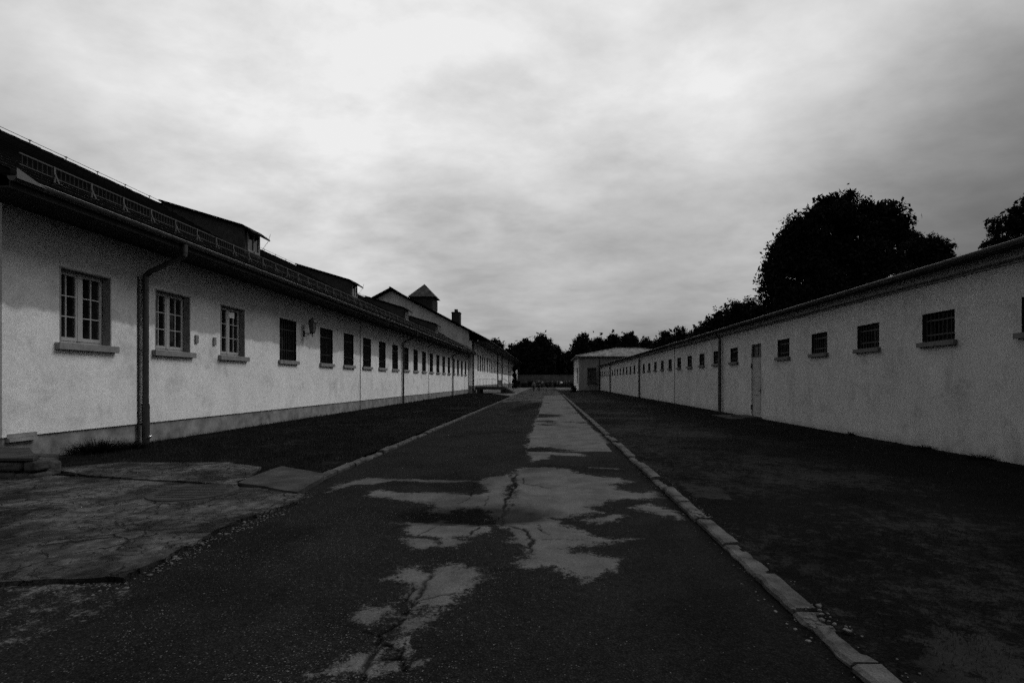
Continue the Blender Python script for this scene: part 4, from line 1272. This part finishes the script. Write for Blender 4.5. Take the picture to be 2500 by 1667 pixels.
def hipline(a, b):
    a, b = Vector(a), Vector(b); n_ = int((b - a).length / .4)
    for k in range(n_): m.tube([a.lerp(b, k / n_), a.lerp(b, (k + 1.1) / n_ if k < n_ - 1 else 1) + Vector((0, 0, .05))], .13, 6, r2=.10)
hipline(c[0], c[4]); hipline(c[1], c[5]); hipline(c[4], c[5]); m.build('ridge_tiles', M_roof_h, hr)

# ================================================================== perimeter wall at the end
m = MB(); m.box(-7.2, 26, 119.6, 120.0, -.1, 2.85); m.box(-7.3, 26, 119.52, 120.08, 2.85, 2.95)
tag(m.build('perimeter_wall', M_farwall), 'long grey perimeter wall closing the yard in front of the trees', 'wall')


# ================================================================== trees
def leaf_cloud(C, Rr, n, size, shell=.55):
    """n leaf quads scattered in clumps of centres C (k,3), radii Rr (k,)"""
    k = len(C); wts = Rr ** 2.2; wts = wts / wts.sum()
    ids = rng.choice(k, n, p=wts)
    d = rng.normal(size=(n, 3)); d /= np.linalg.norm(d, axis=1)[:, None]
    rad = (shell + (1 - shell) * rng.random(n)) * np.where(rng.random(n) < .12, 1.18, 1.0)
    P = C[ids] + d * (Rr[ids] * rad)[:, None] * np.array([1, 1, .9])
    P = P + rng.normal(size=(n, 3)) * size * 1.3
    a = rng.normal(size=(n, 3)); a /= np.linalg.norm(a, axis=1)[:, None]
    b = np.cross(a, rng.normal(size=(n, 3))); b /= np.linalg.norm(b, axis=1)[:, None]
    s = size * rng.uniform(.6, 1.3, n)[:, None]
    V = np.stack([P - a * s, P + b * s * .5, P + a * s, P - b * s * .5], 1)
    return V.reshape(-1, 3)


def tree(lobes_px, Yc, label, n_leaf, leaf, base_px=None, trunk_r=.35, group=None, clump=.42, name='tree', mtl=None, depth=.3, cat='tree', hang=0.0):
    k = Yc / F
    L_ = [((x - CX) * k, Yc, H + (CY - y) * k, r * k * 1.02) for x, y, r in lobes_px]
    cx = np.mean([l[0] for l in L_]); wide = max(l[0] for l in L_) - min(l[0] for l in L_) + 1
    C, Rr = [], []
    for (x, y, z, r) in L_:
        y += random.uniform(-1, 1) * wide * .5 * depth * max(0, 1 - abs(x - cx) / wide)
        m_ = max(5, int(15 * (r * clump / (r * clump)) * 1.6))
        for i in range(m_):
            d = Vector((random.gauss(0, 1), random.gauss(0, 1), random.gauss(0, 1))).normalized()
            rc = r * clump * random.uniform(.6, 1.25)
            q = Vector((x, y, z)) + d * (r - rc * .75) * random.uniform(.55, 1.05)
            if q.z - rc < .15: q.z = .15 + rc
            C.append(q); Rr.append(rc)
        C.append(Vector((x, y, z))); Rr.append(r * .88); C.append(Vector((x, y, z))); Rr.append(r * .55)
    if hang:
        for i in range(int(70)):
            l = random.choice(L_[:9]); q = Vector((l[0] - l[3] * random.uniform(.2, 1.1), l[1] + random.uniform(-2, 2), l[2] - l[3] * random.uniform(0, .6)))
            for j in range(5):
                C.append(q - Vector((0, 0, j * .32))); Rr.append(.26)
    C = np.array([tuple(c) for c in C]); Rr = np.array(Rr)
    V = leaf_cloud(C, Rr, n_leaf, leaf)
    LC = np.array([l[:3] for l in L_]); LR = np.array([l[3] for l in L_])
    V = np.concatenate([V, leaf_cloud(LC, LR * .8, int(n_leaf * .18), leaf * 2.0, 0.0)])
    tw = []
    for l in L_:
        for q in range(9):
            d = Vector((random.gauss(0, 1), random.gauss(0, .6), random.gauss(.35, .8))).normalized()
            ln = l[3] * random.uniform(.15, .55); st = Vector(l[:3]) + d * l[3] * .92
            bend = Vector((random.gauss(0, .25), 0, random.uniform(-.5, .2)))
            for e in range(22):
                f = e / 21; p = st + d * ln * f + bend * ln * f * f
                sp = l[3] * .10 * (1 - f * .7)
                tw.append((p.x + random.gauss(0, sp), p.y + random.gauss(0, sp), p.z + random.gauss(0, sp)))
    V = np.concatenate([V, leaf_cloud(np.array(tw), np.full(len(tw), leaf * .6), len(tw) * 2, leaf * .75)])
    bx = base_px if base_px is not None else None
    X0 = (bx - CX) * k if bx else cx
    root = empty(name, (X0, Yc, 0), label, cat, group)
    n = len(V) // 4
    V = V - np.array([X0, Yc, 0])
    me_o = np_obj('crown', V, np.arange(4 * n).reshape(-1, 4), mtl or M_leaf)
    me_o.parent = root
    m = MB(); top = max(l[2] for l in L_)
    m.tube([(X0, Yc, -.1), (X0 + .1, Yc, top * .3), (X0 - .1, Yc + .1, top * .62)], trunk_r, 9, r2=trunk_r * .5)
    for l in L_:
        if l[3] < .8: continue
        t0 = random.uniform(.2, .58)
        s = Vector((X0, Yc, top * t0)); e_ = Vector(l[:3])
        m.tube([s, s.lerp(e_, .5) + Vector((0, 0, -.3)), e_], trunk_r * .35, 6, r2=trunk_r * .08)
    m.build('trunk', M_bark, root)
    return root


tree([(1900, 700, 36), (1893, 655, 26), (1912, 615, 28), (1925, 585, 28), (1948, 560, 30), (1985, 540, 32), (2008, 510, 22), (2030, 500, 19), (2050, 497, 17), (2074, 540, 24),
      (2097, 512, 16), (2114, 520, 17), (2134, 545, 18), (2152, 514, 20), (2178, 518, 22), (2202, 545, 24), (2212, 585, 22), (2200, 640, 26), (2075, 560, 26), (2130, 575, 30), (2030, 540, 34), (2165, 565, 34), (1970, 640, 55), (2045, 615, 62), (2105, 635, 62), (2160, 640, 48), (1985, 590, 34), (1935, 640, 34),
      (1930, 745, 50), (2000, 720, 80), (2100, 730, 80), (2180, 740, 50), (1895, 755, 28), (2050, 800, 80), (1950, 800, 60)],
     62, 'huge dark broad crowned tree rising behind the low grey building', 120000, .19, base_px=2050, trunk_r=.6, hang=1)
tree([(2255, 620, 36), (2240, 605, 26), (2268, 600, 22), (2300, 610, 22), (2310, 640, 24), (2280, 660, 36), (2240, 680, 40)], 50,
     'smaller feathery tree beside the huge crown above the low grey roof', 16000, .12, base_px=2270, trunk_r=.25)
tree([(2500, 503, 17), (2482, 522, 14), (2462, 548, 15), (2424, 547, 9), (2436, 566, 13), (2452, 588, 19), (2492, 556, 24), (2525, 535, 34), (2530, 600, 46), (2474, 606, 24), (2412, 598, 7), (2440, 606, 14)], 38,
     'feathery branched tree cut by the right edge of the photo', 9000, .10, base_px=2520, trunk_r=.25)
tree([(1740, 805, 26), (1765, 790, 30), (1795, 775, 34), (1820, 765, 34), (1850, 770, 32), (1870, 790, 36), (1720, 820, 20), (1780, 820, 40), (1840, 830, 40)], 78,
     'round dark tree left of the huge crown behind the low grey roof', 26000, .2, base_px=1800, trunk_r=.35)

tspec = [  # top x, top y, half width, distance, label
    (1207, 829, 24, 150, 'dark tree at the far end of the gabled building roof'),
    (1252, 842, 24, 150, 'low dark tree just right of the gabled building end'),
    (1283, 829, 20, 146, 'mid height dark tree left of the pointed one behind the perimeter wall'),
    (1321, 818, 26, 142, 'tallest pointed dark tree behind the perimeter wall above the walking pair'),
    (1352, 845, 22, 150, 'sloping dark tree right of the pointed one and left of the sky gap'),
    (1385, 860, 20, 155, 'lowest dark tree under the gap in the treetops'),
    (1424, 816, 26, 140, 'broad dark tree behind the left end of the pale hipped roof'),
    (1462, 827, 22, 144, 'dark tree behind the middle of the pale hipped roof'),
    (1497, 817, 20, 142, 'pointed dark tree behind the ridge of the pale hipped roof'),
    (1537, 816, 20, 138, 'rounded dark tree standing alone above the hipped roof right end'),
    (1580, 828, 26, 140, 'low pale leaved tree right of the hipped roof'),
    (1625, 812, 26, 125, 'dark tree with left shoulder above the low grey roof'),
    (1662, 803, 30, 120, 'broad dark tree highest above the middle of the low grey roof'),
    (1706, 803, 24, 118, 'small dark tree beside the round tree over the low grey roof'),
]
for tx, ty, hw, D, lab in tspec:
    lb = [(tx + random.uniform(-2, 2), ty + hw * .42, hw * .40), (tx - hw * .5, ty + hw * .95, hw * .42), (tx + hw * .5, ty + hw * .85, hw * .42), (tx, ty + hw * 1.1, hw * .6)]
    y_ = ty + hw * 1.7
    while y_ < 918:
        lb += [(tx - hw * .6, y_, hw * .62), (tx + hw * .6, y_, hw * .62), (tx, y_, hw * .7)]
        y_ += hw * .7
    tree(lb, D, lab, 9000, .30, base_px=tx, trunk_r=.3, group='trees beyond the yard', mtl=M_leaf2, depth=.5)

# shrubs
def shrub(x, y, z, rx, h, n, leaf, label, group='shrubs around the yard'):
    C = []; Rr = []
    for i in range(26):
        C.append((x + random.uniform(-1, 1) * rx * .7, y + random.uniform(-1, 1) * rx * .7, z + random.uniform(.1, .85) * h)); Rr.append(random.uniform(.22, .4) * min(rx * 1.6, h))
    V = leaf_cloud(np.array(C), np.array(Rr), n, leaf, .3); V[:, 2] = np.maximum(V[:, 2], .01)
    o = np_obj('shrub', V, np.arange(len(V)).reshape(-1, 4), M_leaf)
    return tag(o, label, 'shrub', group)


shrub(3.35, 66.5, 0, .35, .95, 2500, .05, 'dark knee high shrub beside the corner of the hipped building')
shrub(-7.6, 123.5, 0, .75, 5.4, 5000, .14, 'tall narrow dark shrub at the far end of the gabled building')
shrub(-6.5, 113, 0, .45, 1.6, 1800, .08, 'upright dark shrub near the pale banner')
shrub(-6.9, 108, 0, .8, .9, 1800, .08, 'low bushy shrub at the foot of the pale banner')
shrub(-5.4, 116, 0, .8, 1.0, 1500, .08, 'low dark shrub at the left end of the perimeter wall')
for i in range(7):
    shrub(-3.8 + i * 1.9 + random.uniform(-.4, .4), 118.6, 0, .9, .9 + random.uniform(0, .7), 1200, .09,
          ('leftmost', 'second', 'third', 'middle', 'fifth', 'sixth', 'rightmost')[i] + ' bush counted from the left at the foot of the perimeter wall', 'bushes in a row along the perimeter wall')

# pale banner
BN = empty('banner', (-6.65, 110, 0), 'pale hanging banner on a thin pole beyond the gabled building', 'banner')
m = MB(); m.tube([(-6.45, 110, 0), (-6.45, 110, 4.0)], .03, 6); m.build('pole', M_bar, BN)
m = MB()
pr = [(-6.48, 3.98), (-6.75, 3.9), (-6.95, 3.6), (-6.88, 3.15), (-6.68, 3.0), (-6.70, 2.4), (-6.58, 1.9), (-6.48, 1.6)]
P_ = [(x, 109.97, z) for x, z in pr] + [(x, 110.0, z) for x, z in pr]; nn = len(pr)
m.add(P_, [tuple(range(nn)), tuple(range(2 * nn - 1, nn - 1, -1))] + [(i, (i + 1) % nn, nn + (i + 1) % nn, nn + i) for i in range(nn)])
m.build('cloth', mat('banner_cloth', .8, .8), BN)


# ================================================================== people
def skin_mesh(name, pts, edges, radii, root, mtl, parent, lvl=1):
    me = bpy.data.meshes.new(name); bm = bmesh.new(); lay = bm.verts.layers.skin.verify()
    vs = [bm.verts.new(p) for p in pts]
    for v, r_ in zip(vs, radii):
        v[lay].radius = (r_, r_) if not isinstance(r_, tuple) else r_
        v[lay].use_root = False
    vs[root][lay].use_root = True
    for a, b in edges: bm.edges.new((vs[a], vs[b]))
    bm.to_mesh(me); bm.free(); me.materials.append(mtl)
    o = bpy.data.objects.new(name, me); col.objects.link(o)
    s = o.modifiers.new('Skin', 'SKIN'); s.use_smooth_shade = True
    ss = o.modifiers.new('Sub', 'SUBSURF'); ss.levels = lvl; ss.render_levels = lvl
    o.parent = parent
    return o


M_skin = mat('skin', .13, .6)
M_hair = mat('hair', .02, .7)
M_boot = mat('shoe_leather', .015, .6)
cloth = {v: mat('cloth_%d' % i, v, .85) for i, v in enumerate((.012, .03, .07, .14, .30, .65))}


def person(x, y, h, heading, stride, shirt, trouser, label, lean=0.0, arm=0.25, bag=False):
    s = h / 1.75
    root = empty('person', (x, y, .012), label, 'person', 'visitors walking in the yard')
    root.rotation_euler = (0, 0, heading)
    def P(a, b, c): return (a * s, b * s, c * s)
    hipz = .93; st = stride
    J = dict(pelvis=P(0, 0, hipz), spine=P(0, lean * .3, 1.12), chest=P(0, lean * .8, 1.34), neck=P(0, lean, 1.50), head=P(0, lean * 1.15 + .01, 1.60), crown=P(0, lean * 1.15, 1.69),
             hl=P(-.095, 0, .88), kl=P(-.10, st * .28 + .03, .49), al=P(-.10, st * .42, .09), tl=P(-.11, st * .42 + .15, .035),
             hr=P(.095, 0, .88), kr=P(.10, -st * .18 + .04, .49), ar=P(.10, -st * .5, .11), trr=P(.11, -st * .5 + .14, .035),
             sl=P(-.19, lean * .9, 1.42), el=P(-.25, lean * .9 - arm * .3, 1.15), wl=P(-.26, lean * .9 - arm * .1 + .05, .90), fl=P(-.26, lean * .9 + .08, .81),
             sr=P(.19, lean * .9, 1.42), er=P(.25, lean * .9 + arm * .1, 1.15), wr=P(.26, lean * .9 + arm * .7, .93), fr=P(.26, lean * .9 + arm * .9, .86))
    names = list(J); idx_ = {n: i for i, n in enumerate(names)}
    E = [('pelvis', 'spine'), ('spine', 'chest'), ('chest', 'neck'), ('neck', 'head'), ('head', 'crown'), ('pelvis', 'hl'), ('hl', 'kl'), ('kl', 'al'), ('al', 'tl'), ('pelvis', 'hr'), ('hr', 'kr'), ('kr', 'ar'), ('ar', 'trr'),
         ('chest', 'sl'), ('sl', 'el'), ('el', 'wl'), ('wl', 'fl'), ('chest', 'sr'), ('sr', 'er'), ('er', 'wr'), ('wr', 'fr')]
    rad = dict(pelvis=.13, spine=.12, chest=.14, neck=.055, head=.088, crown=.07, hl=.085, kl=.058, al=.04, tl=.032, hr=.085, kr=.058, ar=.04, trr=.032, sl=.055, el=.042, wl=.03, fl=.028, sr=.055, er=.042, wr=.03, fr=.028)
    skin_mesh('body', [J[n] for n in names], [(idx_[a], idx_[b]) for a, b in E], [rad[n] * s for n in names], 0, M_skin, root)
    def part(nm, ns, es, grow, mtl, rt):
        ii = {n: i for i, n in enumerate(ns)}
        skin_mesh(nm, [J[n] for n in ns], [(ii[a], ii[b]) for a, b in es], [(rad[n] + grow) * s for n in ns], rt, mtl, root)
    part('jacket', ['chest', 'spine', 'pelvis', 'sl', 'el', 'wl', 'sr', 'er', 'wr'], [('pelvis', 'spine'), ('spine', 'chest'), ('chest', 'sl'), ('sl', 'el'), ('el', 'wl'), ('chest', 'sr'), ('sr', 'er'), ('er', 'wr')], .018, shirt, 2)
    part('trousers', ['pelvis', 'hl', 'kl', 'al', 'hr', 'kr', 'ar'], [('pelvis', 'hl'), ('hl', 'kl'), ('kl', 'al'), ('pelvis', 'hr'), ('hr', 'kr'), ('kr', 'ar')], .014, trouser, 0)
    hx = J['crown']
    skin_mesh('hair', [(hx[0], hx[1] - .02 * s, hx[2] - .09 * s), (hx[0], hx[1] - .005 * s, hx[2] + .03 * s)], [(0, 1)], [.092 * s, .08 * s], 0, M_hair, root)
    for a, b in (('al', 'tl'), ('ar', 'trr')):
        skin_mesh('shoe', [J[a], J[b]], [(0, 1)], [.05 * s, .04 * s], 0, M_boot, root)
    if bag:
        m = MB(); m.box(-.16, .16, -.30, -.14, 1.02, 1.42)
        o = m.build('backpack', cloth[.03], None, bevel=.04); o.parent = root
    return root


person(-1.95, 72.5, 1.46, 2.9, .5, cloth[.14], cloth[.012], 'short person in a grey jacket leaning forward, left of the walking pair', lean=.12, bag=False)
person(-1.25, 71.8, 1.70, 3.1, .45, cloth[.012], cloth[.012], 'tall person all in black, right of the walking pair')
person(-1.10, 108, 1.62, .3, .4, cloth[.14], cloth[.012], 'distant person in a grey top just behind the walking pair')
person(.15, 109, 1.60, 2.0, .3, cloth[.012], cloth[.012], 'distant lone person in dark clothes left of the dark group')
person(1.00, 108, 1.65, 1.2, .4, cloth[.012], cloth[.03], 'distant person in black at the left end of the dark group')
k_ = 0
gl = ['pale cap and dark coat', 'white shirt among the dark group', 'black coat beside the white shirted one', 'dark jacket in the middle of the group', 'long dark coat near the hipped building', 'dark jacket at the right end of the group', 'black clothes behind the white shirted one']
for gx_, gy_, sh, lb_ in ((2.05, 111, .07, 'distant person in a dull grey top left of the white shirted person'), (2.95, 110, .65, 'distant person in a bright white shirt inside the dark group'),
                          (2.55, 113, .012, 'distant person in black half hidden behind the white shirted person'), (3.6, 112, .012, 'distant person in black right of the white shirted person'),
                          (4.15, 113, .03, 'distant person in dark jacket second from the right end of the group'), (4.75, 112, .012, 'distant person in black at the right end of the group')):
    person(gx_, gy_, random.uniform(1.58, 1.76), random.uniform(0, 6), .2, cloth[sh], cloth[.012], lb_)
